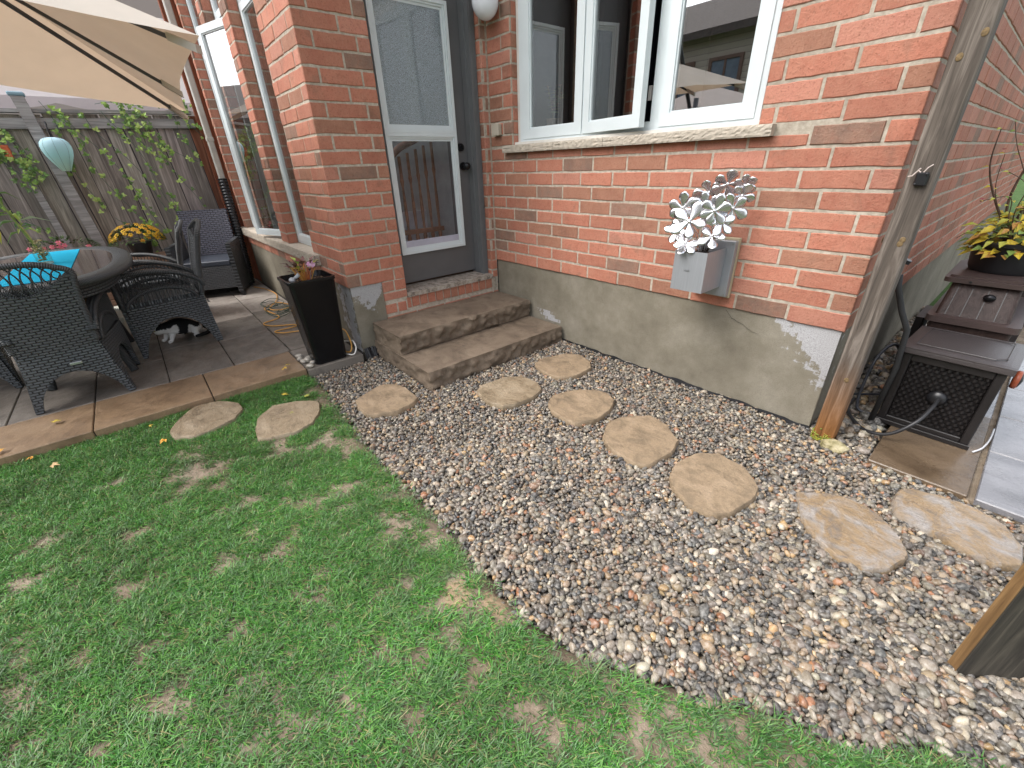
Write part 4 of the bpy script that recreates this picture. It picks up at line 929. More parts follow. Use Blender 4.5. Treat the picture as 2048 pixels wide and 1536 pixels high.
# mossy rock at the foot of the post
V0, F0 = ico(4)
def rock(name, loc, sc, seed, mat, label, cat):
    VV = []
    for q in V0:
        p = Vector(q)*1.3+Vector((seed, seed*2, 0)); VV.append(q*(1+.22*noise.noise(p)+.10*noise.noise(p*3)+.03*noise.noise(p*9))*np.array(sc))
    o = npmesh(name, np.array(VV), F0, mat, None, True); o.location = loc; tag(o, label, cat); return o
MOSSR = NB('mossy limestone'); c = MOSSR.ramp(MOSSR.noise(25, 6, .65), [(.35, srgb(110, 104, 68)), (.5, srgb(158, 148, 114)), (.7, srgb(190, 180, 152))]); MOSSR.base(c, .8, .3); MOSSR.bump(MOSSR.noise(50, 5, .7), .8, .006)
rock('rock', (2.795, -.105, .018), (.058, .042, .034), 4, MOSSR.m, 'pale mossy rock propped against the foot of the wooden post', 'rock')

# black insulated pipe by the side wall and coiled hoses
b = MB(); b.tube([(2.74, .27, .80), (2.752, .268, .74), (2.80, .265, .63), (2.845, .262, .55), (2.862, .27, .35), (2.85, .28, .03)], .0125, 10)
cp = empty('insulated_pipe', (0, 0, 0), 0, 'black foam-covered pipe standing by the side wall behind the post', 'pipe'); b.build('sleeve', simple('black foam', (.02, .02, .02), .8), cp, smooth=True)
b = MB(); b.tube([(2.735, .272, .86), (2.738, .27, .83), (2.742, .27, .79)], .004, 6); b.tube([(2.742, .27, .79), (2.70, .40, .80), (2.672, .52, .79)], .006, 6); b.build('wire', simple('pink wire', (.6, .4, .36), .5), cp)
tp = empty('outdoor_tap', (2.66, .52, .80), 0, 'small black tap on the side wall above the foundation', 'tap')
b = MB(); b.cyl((0, 0, 0), (.04, 0, 0), .010, n=12); b.cyl((.03, 0, 0), (.045, 0, -.03), .009, n=12); b.build('spout', BLACKM, tp)
b = MB(); b.cyl((.045, 0, .012), (.052, 0, .030), .024, n=14); b.build('handle', BLACK, tp)
# resin hose box
DBM = simple('dark brown resin', (.013, .011, .011), .42, .45, var=.25, scale=6, bump=.25, bs=160); DBL = simple('brown grey resin lid', srgb(66, 61, 61), .34, .5, var=.14, scale=5, bump=.3, bs=200)
hb = empty('hose_box', (3.05, .49, .034), R(-2), 'dark brown rattan-look resin hose box with a grey-brown lid on the side path', 'hose box')
b = MB(); b.box(-.178, -.145, -.195, -.160, 0, .40, bev=.004); b.box(.145, .178, -.195, -.160, 0, .40, bev=.004); b.box(-.178, -.145, .16, .195, 0, .40, bev=.004); b.box(.145, .178, .16, .195, 0, .40, bev=.004)
b.box(-.1448, .1448, -.193, -.165, .0, .045, bev=.003); b.box(-.1448, .1448, -.193, -.165, .36, .40, bev=.003); b.box(.150, .176, -.1598, .1598, 0, .045, bev=.003); b.box(-.176, -.150, -.1598, .1598, 0, .045, bev=.003); b.box(.150, .176, -.1598, .1598, .36, .40); b.box(-.176, -.150, -.1598, .1598, .36, .40)
b.box(-.185, .185, -.205, -.1955, -.002, .022, bev=.002)
b.build('frame', DBM, hb)
b = MB()
rows, colsn = 17, 11
for s_ in range(rows):
    z = .052+s_*.0182
    for k in range(colsn+1):
        x = -.145+.29*(k-(.5 if s_ % 2 else 0))/colsn; xa, xb = max(-.144, x+.0016), min(.144, x+.29/colsn-.0016)
        if xb-xa > .004:
            b.sheet(lambda u, v, xa=xa, xb=xb, z=z: (xa+(xb-xa)*u, -.176-.0085*math.sin(math.pi*u), z+.0145*v), 5, 1)
            
    for k in range(12):
        y = -.158+.316*(k-(.5 if s_ % 2 else 0))/12; ya, yb = max(-.157, y+.0016), min(.157, y+.316/12-.0016)
        if yb-ya > .004: b.sheet(lambda u, v, ya=ya, yb=yb, z=z: (.158+.0085*math.sin(math.pi*u), ya+(yb-ya)*u, z+.0145*v), 4, 1)
b.box(-.146, .146, -.172, -.168, .045, .36); b.box(.150, .154, -.158, .158, .045, .36); b.box(-.154, -.150, -.158, .158, .045, .36); b.box(-.146, .146, .170, .176, .03, .38)
b.build('woven_panel', DBM, hb, smooth=False)
b = MB(); b.sheet(lambda u, v: (-.197+.394*u, -.212+.424*v, .425+.016*math.sin(math.pi*u)**.5*math.sin(math.pi*v)**.5), 16, 16, .010); b.box(-.197, .197, -.212, -.204, .400, .424, bev=.003); b.box(-.197, .197, .204, .212, .400, .424, bev=.003); b.box(-.197, -.189, -.204, .204, .400, .424, bev=.003); b.box(.189, .197, -.204, .204, .400, .424, bev=.003)
b.tube([(-.15, -.16, .442), (.12, -.16, .442), (.155, -.12, .442), (.155, .15, .442), (-.15, .15, .442)], .0025, 6, closed=True)
b.build('lid', DBL, hb, smooth=False)
b = MB(); b.lathe([(.001, .0), (.036, .0), (.038, .004), (.030, .010), (.026, .013), (.018, .018), (.001, .020)], (0, 0, 0), 24); hub = b.build('hose_outlet', BLACK, hb, smooth=True); hub.location = (.005, -.186, .205); hub.rotation_euler = (R(90), 0, 0)
b = MB()
def cr(pts, n_=10):
    P = [Vector(p) for p in pts]; out = []
    for i in range(len(P)-1):
        a, b_, c, d = P[max(i-1, 0)], P[i], P[i+1], P[min(i+2, len(P)-1)]
        for j in range(n_): t = j/n_; out.append(.5*((2*b_)+(-a+c)*t+(2*a-5*b_+4*c-d)*t*t+(-a+3*b_-3*c+d)*t**3))
    return out+[P[-1]]
b.tube(cr([(3.055, .29, .238), (3.05, .22, .225), (3.02, .13, .16), (2.95, .10, .075), (2.86, .12, .045), (2.78, .20, .05), (2.735, .30, .055), (2.73, .45, .05)]), .0085, 10)
HOSE = simple('black rubber hose', (.022, .022, .024), .4, .5)
o = b.build('hose', HOSE, smooth=True); tag(o, 'thick black hose curving out of the hose box front over the pebbles', 'hose')
b = MB(); b.tube(cr([(2.70, .50, .05), (2.78, .55, .06), (2.87, .62, .07), (2.93, .72, .06), (2.86, .80, .15), (2.80, .60, .36), (2.765, .42, .35), (2.755, .36, .2), (2.77, .33, .06), (2.84, .33, .045), (2.90, .36, .04)]), .0075, 8)
o = b.build('hose', simple('grey black hose', (.03, .032, .04), .38, .5), smooth=True); tag(o, 'thin black hose looping upright between the wooden post and the hose box', 'hose')
b = MB(); b.tube(cr([(3.245, .27, .04), (3.27, .34, .04), (3.285, .45, .045), (3.29, .60, .04)]), .004, 6); o = b.build('cable', simple('white cable', (.6, .6, .62), .5), smooth=True); tag(o, 'thin white cable along the right foot of the hose box', 'cable')
# round tap timer hanging at the right edge of the hose box
b = MB(); b.lathe([(.036, -.01), (.042, -.004), (.042, .008), (.034, .012)], (0, 0, 0), 20); q = b.build('crank_rim', simple('orange plastic', (.30, .07, .03), .4), hb, smooth=True); q.rotation_euler = (0, R(90), 0); q.location = (.208, -.09, .352)
b = MB(); b.lathe([(.001, -.012), (.034, -.010), (.033, .014), (.012, .020), (.001, .022)], (0, 0, 0), 20); q = b.build('crank_drum', BLACK, hb, smooth=True); q.rotation_euler = (0, R(90), 0); q.location = (.208, -.09, .352)
# compost bin with two rims
CB = mat_wood('brown wood-grain resin', srgb(44, 34, 30), srgb(62, 48, 44), srgb(78, 64, 60), 'z', .5); CBR = simple('brown resin rim', srgb(78, 65, 62), .4, .45, var=.1, bump=.2)
cbn = empty('compost_bin', (3.005, 1.18, .03), 0, 'brown plastic storage bin with two wide rims and plank-pattern front behind the hose box', 'storage bin')
def rrect(x0, x1, y0, y1, r_, n_=5):
    out = []
    for cx, cy, a0 in ((x1-r_, y0+r_, -90), (x1-r_, y1-r_, 0), (x0+r_, y1-r_, 90), (x0+r_, y0+r_, 180)):
        for i in range(n_+1): a = R(a0+90*i/n_); out.append((cx+r_*math.cos(a), cy+r_*math.sin(a)))
    return out
def frustum(mb, pa, za, pb_, zb):
    n_ = len(pa); vs = [(x, y, za) for x, y in pa]+[(x, y, zb) for x, y in pb_]; mb.add(vs, [tuple(range(n_-1, -1, -1)), tuple(range(n_, 2*n_))]+[(i, (i+1) % n_, n_+(i+1) % n_, n_+i) for i in range(n_)])
b = MB(); frustum(b, rrect(-.130, .170, -.34, .34, .02), 0, rrect(-.140, .185, -.365, .36, .02), .442); b.build('lower_body', CB, cbn)
b = MB(); frustum(b, rrect(-.130, .160, -.33, .30, .02), .4755, rrect(-.120, .145, -.235, .29, .02), .640); b.build('upper_body', CB, cbn)
b = MB(); b.prism(rrect(-.158, .205, -.385, .38, .03), .4425, .475); b.build('rim', CBR, cbn)
b = MB(); b.prism(rrect(-.158, .180, -.275, .33, .03), .6405, .664); b.prism(rrect(-.14, .155, -.25, .305, .02), .6645, .676); b.build('lid', CBR, cbn)
gv = MB()
for x in (-.09, -.03, .035, .10): gv.add([(x-.0015, -.3325, .477), (x+.0015, -.3325, .477), (x*.95+.0015, -.2380, .638), (x*.95-.0015, -.2380, .638)], [(0, 1, 2, 3)])
gv.build('plank_grooves', BLACK, cbn)
b = MB(); b.sphere((.045, -.285, .585), .021, (1.15, .8, .9), 16, 10); b.build('knob', BLACKM, cbn, smooth=True)
b = MB(); b.cyl((-.05, -.276, .651), (-.05, -.279, .651), .006, n=10); b.build('lock_hole', BLACK, cbn)
b = MB(); frustum(b, rrect(-.22, -.172, -.28, .0, .005), 0.0, rrect(-.205, -.168, -.30, .02, .005), .40); o = b.build('dark_board', DBM, None, loc=(3.0, 1.30, .03)); tag(o, 'narrow dark board leaning between the brown bin and the cobbles', 'board')
b = MB(); b.prism(rrect(-.05, .06, -.06, .06, .01), 0, .05); b.prism(rrect(-.055, .065, -.065, .065, .01), .0505, .058); o = b.build('plastic_tub', simple('pale blue plastic', srgb(150, 178, 190), .5), None, loc=(2.87, 2.7, .03)); tag(o, 'pale blue plastic tub on the cobbles behind the brown bin', 'tub')

# ------------------------------------------------------------------ plants: shrub in black pot on the bin
def flower_disc(mb, c0, n_, r_, petals, cp_, cc, cup=.3):
    c0 = Vector(c0); n_ = Vector(n_).normalized(); a = n_.orthogonal().normalized(); bb = n_.cross(a)
    for i in range(petals):
        t = 6.283*i/petals+random.uniform(-.1, .1); d = a*math.cos(t)+bb*math.sin(t); mb.leaf(c0, d+n_*cup, n_, r_, r_*1.5/petals*3, cp_)
    mb.sphere(c0+n_*r_*.1, r_*.25, (1, 1, .6), 6, 4, 0, cc)
POTB = simple('black nursery pot', (.014, .014, .016), .45, .5, bump=.1)
rp = empty('potted_rose', (3.045, 1.20, .708), 0, 'straggly rose with yellowing leaves and pink blooms in a black pot on the brown bin', 'potted plant')
b = MB(); b.lathe([(.001, 0), (.140, 0), (.150, .02), (.166, .135), (.182, .140), (.184, .156), (.172, .160), (.160, .150), (.150, .13), (.001, .128)], (0, 0, 0), 32); autosmooth(b.build('pot', POTB, rp), 40)
b = MB(); canes = [[(-.02, 0, .12), (-.10, -.03, .34), (-.09, -.04, .55), (-.02, -.06, .76), (.04, -.08, 1.0)], [(0, .03, .12), (-.14, 0, .33), (-.23, -.02, .52), (-.25, -.02, .70)], [(0, -.02, .12), (-.05, -.10, .40), (-.16, -.14, .62), (-.20, -.16, .72)], [(0, -.02, .12), (-.06, -.04, .30), (-.03, -.05, .52), (.04, -.08, .80)], [(.03, 0, .12), (.06, -.04, .35), (.10, -.06, .62), (.13, -.02, .9)], [(-.03, .02, .12), (-.10, -.02, .26), (-.17, -.08, .42), (-.19, -.10, .58)], [(0, 0, .12), (-.09, -.06, .20), (-.17, -.12, .22), (-.23, -.16, .17)], [(.04, .02, .12), (.02, -.1, .30), (-.06, -.16, .44), (-.14, -.2, .50)], [(.02, .04, .12), (.09, .03, .40), (.05, 0, .66), (-.02, 0, .86)], [(-.02, -.02, .12), (-.07, -.08, .27), (-.10, -.12, .38), (-.20, -.16, .36)]]
CP = [cr(q, 8) for q in canes]
for i, q in enumerate(CP): b.tube(q, [max(.0018, (.0075 if i in (0, 1) else .0035)*(1-.7*j/len(q))) for j in range(len(q))], 6)
b.tube([(-.055, .03, .1), (-.03, .0, .45), (.02, -.04, .80)], .006, 6)
b.build('canes', BARK, rp)
b = MB(); yl_ = [(.55, .42, .04), (.62, .45, .03), (.42, .42, .06), (.28, .34, .06), (.16, .26, .05), (.45, .22, .05)]
for i in range(330):
    a = random.uniform(0, 6.28); r_ = random.uniform(.02, .19); z = random.uniform(.13, .36)*(1-.35*r_/.19); p = (r_*math.cos(a), r_*math.sin(a), z)
    d = Vector((math.cos(a), math.sin(a), random.uniform(-.5, .5))); b.leaf(p, d, (random.uniform(-.5, .5), -.4, 1), random.uniform(.04, .078), random.uniform(.024, .042), random.choice(yl_))
for q in CP:
    for j in range(6, len(q), 2):
        if random.random() < .62: a = random.uniform(0, 6.28); b.leaf(q[j], (math.cos(a), math.sin(a), random.uniform(-.2, .5)), (.3, -.5, 1), random.uniform(.018, .034), random.uniform(.012, .02), random.choice(yl_[2:5]+yl_[:1]))
b.build('leaves', LEAF, rp)
for (x, y, z) in ((-.20, -.11, .60), (-.175, -.20, .515), (-.195, -.165, .37)):
    b = MB()
    for i in range(9): a = random.uniform(0, 6.28); b.leaf((x, y, z), (math.cos(a), math.sin(a), .6), (0, 0, 1), .016, .013, (.62, .05, .20))
    b.build('bloom', LEAF, rp)
rock('debris_pile', (3.12, 2.15, .93), (.09, .08, .14), 7, simple('blue patterned fabric', srgb(120, 140, 176), .8, var=.4, scale=18), 'pale blue bundled fabric behind the rose on the bin', 'bundle')
b = MB(); b.box(-.10, .14, -.10, .14, 0, .82); b.box(-.16, .18, -.16, .20, .821, .86); o = b.build('side_table', simple('dark brown resin table', (.03, .024, .022), .5), None, loc=(3.12, 2.15, .02)); tag(o, 'dark stand carrying the blue bundle behind the brown bin', 'stand')

# ------------------------------------------------------------------ tall black planter
tpn = empty('tall_planter', (-.07, -1.612, .072), R(0), 'tall glossy black tapered planter with colourful leaves at the bay corner', 'planter')
PLB = NB('wet glossy black plastic'); dv = PLB.n('TexVoronoi', i_Scale=150.); PLB.l(PLB.coord(), dv.inputs[0]); drops = PLB.ramp(dv.outputs[0], [(.18, 1.), (.28, 0.)]); mk = PLB.ramp(PLB.noise(5, 4), [(.52, 0.), (.6, 1.)])
PLB.base((.006, .006, .007), PLB.ramp(PLB.noise(4, 4), [(.3, .14), (.7, .30)]), .3); PLB.bump(PLB.math('MULTIPLY', drops, mk), .6, .003)
b = MB(); lv = [(.100, .112, 0), (.102, .114, .01), (.146, .152, .575), (.152, .158, .583), (.152, .158, .602), (.140, .146, .604), (.132, .138, .560), (.001, .001, .552)]
prev = None; vs = []; fs = []
for (hx, hy, z) in lv:
    for (x, y) in rrect(-hx, hx, -hy, hy, min(.035, hx*.5), 6): vs.append((x+(-.05+.05*0)*(z/.6)*1.0, y, z))
nn = len(rrect(-1, 1, -1, 1, .2, 6))
for i in range(len(lv)-1):
    for k in range(nn): fs.append((i*nn+k, i*nn+(k+1) % nn, (i+1)*nn+(k+1) % nn, (i+1)*nn+k))
b.add(vs, fs); autosmooth(b.build('pot', PLB.m, tpn), 40)
b = MB(); b.sheet(lambda u, v: (-.05+(-.13+.26*u), -.136+.272*v, .565+.006*noise.noise(Vector((u*20, v*20, 0)))), 24, 24)
for i in range(160): b.sphere((-.05+random.uniform(-.12, .12), random.uniform(-.125, .125), .570), random.uniform(.0015, .0035), (1, 1, .7), 5, 4, 0, (8, 8, 8))
b.c = [(1, 1, 1) if c_ != (8, 8, 8) else (14, 14, 13) for c_ in b.c]
ps = NB('potting soil with perlite'); c = ps.attr('col'); ps.base(ps.mix(1.0, c, ps.ramp(ps.noise(120, 4), [(.3, (.02, .014, .01)), (.7, (.05, .035, .025))]), 'MULTIPLY'), .9, .2); b.build('soil', ps.m, tpn)
b = MB()
for i in range(46):
    a = random.uniform(0, 6.28); le = random.uniform(.25, .75); h_ = random.uniform(.05, .12); r0 = random.uniform(0, .035); base = (-.05+r0*math.cos(a), r0*math.sin(a), .572); tip = (base[0]+h_*le*math.cos(a), base[1]+h_*le*math.sin(a), .572+h_)
    b.tube([base, tip], .0022, 5, 0, random.choice([(.45, .10, .03), (.55, .28, .05), (.30, .05, .05), (.40, .16, .04)]))
    kind = random.random(); c_ = random.choice([(.10, .025, .045), (.07, .02, .03), (.16, .05, .07)]) if kind < .58 else random.choice([(.34, .46, .08), (.22, .36, .06), (.50, .42, .08)])
    b.leaf(tip, (math.cos(a)*le, math.sin(a)*le, .55), (-math.cos(a), -math.sin(a), 1.2), random.uniform(.04, .07), random.uniform(.024, .042), c_, curl=.35)
b.build('chard_leaves', LEAF, tpn)
b = MB(); flower_disc(b, (.005, .035, .685), (.8, -.5, .6), .03, 9, (.50, .22, .42), (.6, .45, .55)); flower_disc(b, (.012, .045, .682), (.8, -.2, .8), .022, 8, (.62, .36, .56), (.7, .6, .65)); b.tube([(-.03, .02, .57), (.003, .034, .684)], .003, 6, 0, (.25, .2, .22)); b.build('bloom', LEAF, tpn)
b = MB(); b.sphere((-.08, -.085, .585), .022, (1.2, 1, .8), 12, 8); b.cyl((-.07, -.075, .59), (-.02, -.05, .625), .010, .013, 10); o = b.build('ornament', simple('pale grey ceramic', (.45, .46, .48), .5), tpn, smooth=True)

# ------------------------------------------------------------------ cords on the patio
YEL = simple('yellow cord', srgb(214, 160, 84), .5, .4); GRN = simple('dark green cord', (.02, .06, .04), .5, .4); WHT = simple('white cord', (.68, .66, .62), .5)
b = MB(); b.tube(cr([(-2.95, -1.52, .078), (-2.7, -1.44, .078), (-2.35, -1.41, .078), (-2.0, -1.50, .085), (-1.75, -1.62, .085), (-1.60, -1.55, .09), (-1.72, -1.42, .08), (-1.95, -1.50, .08), (-1.80, -1.66, .08), (-1.40, -1.62, .08), (-1.30, -1.78, .078), (-1.16, -1.74, .078), (-1.04, -1.58, .08), (-.98, -1.60, .08), (-.98, -1.76, .078), (-.88, -1.72, .08), (-.80, -1.56, .08), (-.60, -1.48, .10), (-.42, -1.40, .14), (-.25, -1.415, .20), (-.12, -1.425, .21), (-.03, -1.435, .14), (-.01, -1.46, .09), (-.08, -1.48, .08), (-.2, -1.45, .078)], 8), .0055, 6)
o = b.build('extension_cord', YEL, smooth=True); tag(o, 'yellow extension cord snaking along the patio behind the tall planter', 'cord')
b = MB(); P = []
for i in range(150): t = i/150; a = t*6.28*6.3; r_ = .10+.05*math.sin(t*17)+.02*math.sin(t*41); P.append((-1.72+.20*math.sin(t*6)+r_*1.3*math.cos(a), -1.58+r_*.8*math.sin(a), .078+.035*t+.006*math.sin(a*3)))
b.tube(P, .0032, 5); o = b.build('string_light_cord', GRN, smooth=True); tag(o, 'tangled dark green string light cord lying in a heap on the patio', 'cord')
b = MB(); b.tube(cr([(-.30, -1.42, .085), (-.16, -1.415, .12), (-.03, -1.42, .16), (.045, -1.43, .13), (.06, -1.46, .09), (.0, -1.49, .08), (-.08, -1.50, .078)], 8), .005, 6); o = b.build('extension_cord', WHT, smooth=True); tag(o, 'short white cord looping out behind the foot of the tall planter', 'cord')

# ------------------------------------------------------------------ fallen leaves
LF = [(-.10, -1.88, .078, 'yellow fallen leaf on the patio edge closest to the planter'), (-.06, -1.93, .078, 'smaller yellow leaf just beside the one on the patio edge'), (.383, -2.66, .045, 'bright orange leaf lying against the wet pinkish stepping stone'), (-.22, -3.13, .078, 'curled yellow leaf on the border paver in front of the chair'), (.073, -3.204, .035, 'orange leaf on the grass at the foot of the border stones'), (.237, -3.124, .035, 'pale orange leaf lying farther out in the grass at the left'), (.28, -2.03, .035, 'yellow leaf on the grass above the grey-tan stepping stone'), (.13, -2.72, .035, 'tiny pale leaf left of the wet pinkish stepping stone'), (.394, -1.93, .03, 'yellow-green leaf at the muddy lawn corner near the gravel'), (.539, -2.06, .03, 'small green leaf on the mud right of the grey-tan stone'), (-.02, -3.315, .078, 'pale leaf on the border stone at the far left')]
for i, (x, y, z, lb) in enumerate(LF):
    b = MB(); s_ = random.uniform(.032, .05) if i not in (7, 9) else .022; cc = random.choice([(.62, .40, .03), (.60, .30, .03), (.58, .44, .06)]) if i not in (8, 9) else (.45, .45, .10)
    if i in (2, 4): cc = (.68, .30, .03)
    if i == 5: cc = (.62, .42, .22)
    for k in range(3): b.leaf((0, 0, .004), (math.cos(k*.9-.9), math.sin(k*.9-.9), .25), (0, 0, 1), s_*(1 if k == 1 else .75), s_*.5, cc, curl=.25)
    o = b.build('fallen_leaf', LEAF); o.location = (x, y, z+.004); o.rotation_euler = (random.uniform(-.2, .2), random.uniform(-.2, .2), random.uniform(0, 6.28)); tag(o, lb, 'leaf', 'fallen leaves on patio and lawn')
# wooden board corner at the lower right
b = MB(); b.box(.003, .30, 0, .028, -.05, 1.1, 1, None, bev=.003); b.box(0, .0028, .001, .027, -.05, 1.099, 0)
bw_ = mat_wood('wet brown board', srgb(60, 50, 38), srgb(100, 82, 58), srgb(150, 112, 62), 'z', .6)
o = b.build('wooden_board', [mat_wood('lit wet board edge', srgb(70, 52, 34), srgb(120, 92, 60), srgb(160, 128, 88), 'z', .6), mat_wood('shaded wet board face', srgb(34, 32, 30), srgb(62, 58, 52), srgb(92, 86, 76), 'z', .8)]); o.location = (3.352, -1.062, 0); o.rotation_euler = (0, 0, R(42)); tag(o, 'wet brown upright board rising at the lower right corner over the pebbles', 'board')  # one board in two tones: lit edge and shaded face painted in

# ------------------------------------------------------------------ wicker furniture
WK = mat_weave('dark grey wicker', (.066, .073, .080), .38)
WKF = mat_weave('dark grey flat wicker', (.05, .054, .060), .42)
WKR = NB('dark grey wrapped rim'); wv = WKR.n('TexWave', wave_type='BANDS', bands_direction='X', i_Scale=32., i_Distortion=1.5); WKR.l(WKR.coord(uv=True), wv.inputs[0])
WKR.base(WKR.ramp(wv.outputs[0], [(.2, (.022, .024, .026)), (.8, (.080, .088, .094))]), .45, .5); WKR.bump(wv.outputs[0], .8, .004); WKR = WKR.m
def wicker_chair(label, group):
    """front is -Y; floor centre origin"""
    t = empty('wicker_chair', (0, 0, 0), 0, label, 'chair', group)
    # back panel with the two rear legs and the arched cut-out
    def hw(z): return np.interp(z, [0, .12, .25, .40, .60, .80, .93], [.236, .218, .196, .180, .190, .212, .216])
    def yb(z): return np.interp(z, [0, .37, .65, .93], [.262, .245, .300, .375])
    def arch(a, top, p=2.2, e=.86): a = min(1, abs(a)/e); return top*(1-a**p)**.55 if a < 1 else 0.0
    def back(u, v):
        uu = 2*u-1; zb = arch(uu, .225); zt = .735+.115*abs(uu)**1.6; z = zb+(zt-zb)*v
        taper = 1.0; x = uu*hw(z); 
        return (x, yb(z)+.035*(1-uu*uu)*(z/.9), z)
    b = MB(); b.sheet(back, 44, 44, .022, uvf=lambda p: (p.x, p.z)); bp = b.build('backrest', WK, t, smooth=False); autosmooth(bp, 50)
    # top rim and open lattice
    n_ = 24; topc = []
    for i in range(n_+1):
        uu = 2*i/n_-1; z = .925-.075*abs(uu)**2.6; topc.append((uu*.222, yb(z)+.035*(1-uu*uu), z))
    sidel = [(-hw(z), yb(z), z) for z in (.40, .52, .64, .76)]; sider = [(hw(z), yb(z), z) for z in (.76, .64, .52, .40)]
    b = MB(); b.tube(cr(sidel+topc[::3]+sider, 5), .0175, 8); 
    low = []
    for i in range(n_+1): uu = 2*i/n_-1; z = .735+.115*abs(uu)**1.6; low.append((uu*hw(z), yb(z)+.035*(1-uu*uu)*(z/.9), z))
    b.tube(low, .011, 6); b.build('back_rim', WKR, t, smooth=True)
    b = MB()
    for k in range(-4, 5):
        for sg in (-1, 1):
            P = []
            for j in range(9):
                v = j/8; uu = (k/4.6)*.86+sg*.16*math.sin(math.pi*v)*(1 if v < .5 else 1)-sg*.08; uu = max(-.9, min(.9, uu)); z0 = .735+.115*abs(uu)**1.6; z1 = .918-.075*abs(uu)**2.6; z = z0+(z1-z0)*v
                P.append((uu*.215, yb(z)+.035*(1-uu*uu)+.004*sg, z))
            b.tube(P, .0042, 5, cap=False)
    b.build('lattice', WKR, t, smooth=True)
    # sides with front legs
    for sx in (-1, 1):
        def side(u, v, sx=sx):
            uu = 2*u-1; zb = arch(uu, .262, 2.2, .86); z = zb+(.385-zb)*v; fr_ = -.272+.03*min(1, z/.38); y = fr_+(yb(z)-.004-fr_)*u
            return (sx*(.270+(hw(z)-.006-.270)*u**1.3), y, z)
        b = MB(); b.sheet(side, 36, 14, .022, uvf=lambda p: (p.y, p.z)); autosmooth(b.build('side_panel', WK, t), 50)
        X = lambda y: sx*np.interp(y, [-.27, .27], [.270, .192])
        b = MB(); hoop = [(X(-.235), -.235, .385), (X(-.21), -.21, .43), (X(-.12), -.12, .478), (X(0), 0, .495), (X(.11), .11, .478), (X(.19), .19, .43), (X(.215), .215, .385)]
        b.tube(cr(hoop, 5), .014, 7); b.tube([(X(-.255), -.255, .38), (X(-.26), -.258, .60)], .016, 7)
        b.build('hoop', WKR, t, smooth=True)
        b = MB(); am = cr([(X(-.27)*1.02, -.285, .585), (X(-.24)*1.04, -.262, .612), (X(-.12)*1.05, -.13, .628), (X(.02)*1.04, .02, .622), (X(.14), .15, .585), (X(.24)*.98, .255, .52), (X(.26)*.95, .285, .47)], 5)
        for dx in (-.016, 0, .016): b.tube([(p[0]+dx, p[1], p[2]-.002*abs(dx)/.016) for p in am], .0165, 7)
        b.build('armrest', WKR, t, smooth=True)
        b = MB()
        for k in range(19):
            y = -.235+k*.0245; zt_ = np.interp(y, [-.26, -.13, .02, .15, .26], [.60, .615, .608, .57, .51]); b.tube([(X(y), y, .385), (X(y)*1.01, y+.004, zt_)], .0036, 5, cap=False)
        b.build('spindles', WKR, t, smooth=True)
    b = MB(); b.sheet(lambda u, v: ((2*u-1)*(.258-.072*v), -.258+.49*v, .395-.018*math.sin(math.pi*u)*math.sin(math.pi*v)), 14, 14, .035, uvf=lambda p: (p.x, p.y)); b.build('seat', WK, t)
    b = MB(); b.sheet(lambda u, v: ((2*u-1)*.262*(1 if True else 0), -.262, (.385-arch(2*u-1, .25))*v+arch(2*u-1, .25)), 36, 12, .022, uvf=lambda p: (p.x, p.z)); b.build('front_panel', WK, t)
    b = MB(); b.box(-.070, -.012, .281, .293, .272, .290, bev=.003); lp = b.build('logo_plate', simple('brushed metal plate', (.45, .46, .47), .3, metal=.8), t)
    return t
G1 = 'wicker dining chairs around the table'
PZ = .071
chA = wicker_chair('large dark wicker chair in front with its back to the camera and a metal plate', G1); chA.location = (-.725, -2.99, PZ); chA.rotation_euler = (0, 0, R(-90))
chB = copy_tree(chA); chB.location = (-1.352, -2.412, PZ); chB.rotation_euler = (0, 0, R(0)); chB.scale = (1, 1, 1); chA.scale = (1, 1, .935); chB['label'] = 'dark wicker armchair seen from its side with the cat beneath it'
chC = copy_tree(chA); chC.location = (-2.28, -2.46, PZ); chC.rotation_euler = (0, 0, R(-4)); chC['label'] = 'dark wicker chair mostly hidden behind the chair that shelters the cat'
chE = copy_tree(chA); chE.location = (-1.35, -3.62, PZ); chE.rotation_euler = (0, 0, R(180)); chE['label'] = 'dark wicker chair on the far side of the table, outside the picture'
# square armchair by the wall
sq = empty('square_armchair', (-3.0, -1.86, PZ), R(70), 'squarer black wicker armchair with flat back, against the bay wall by the drain pipe', 'chair')
b = MB(); b.sheet(lambda u, v: (-.25+.50*u, .24+.10*v+.02*math.sin(math.pi*u), .30+.59*v), 12, 14, .03, uvf=lambda p: (p.x, p.z)); b.build('backrest', mat_weave('violet grey flat wicker', (.075, .075, .10), .42, .8), sq)
b = MB(); b.box(-.25, .25, -.27, .25, .345, .40, bev=.008); b.build('seat', simple('dark grey seat wicker', (.06, .07, .09), .4, bump=.3, bs=120), sq)
b = MB(); b.sheet(lambda u, v: (-.25+.5*u, -.262, .10+.245*v), 6, 4, .02, uvf=lambda p: (p.x, p.z)); b.build('apron', WKF, sq); b = MB(); b.sheet(lambda u, v: (-.25+.5*u, .262, .05+.3*v), 6, 4, .02, uvf=lambda p: (p.x, p.z)); b.build('apron', WKF, sq)
for sx in (-1, 1):
    b = MB(); b.sheet(lambda u, v, sx=sx: (sx*(.272+.012*v), -.285+.53*u, .04+.535*v+(.012*u)), 8, 8, .045, uvf=lambda p: (p.y, p.z)); b.build('side_panel', WKF, sq)
for sx in (-1, 1):
    for y in (-.265, .23): b = MB(); b.box(sx*.285-.018, sx*.285+.018, y-.018, y+.018, 0, .06); b.build('leg', BLACK, sq)
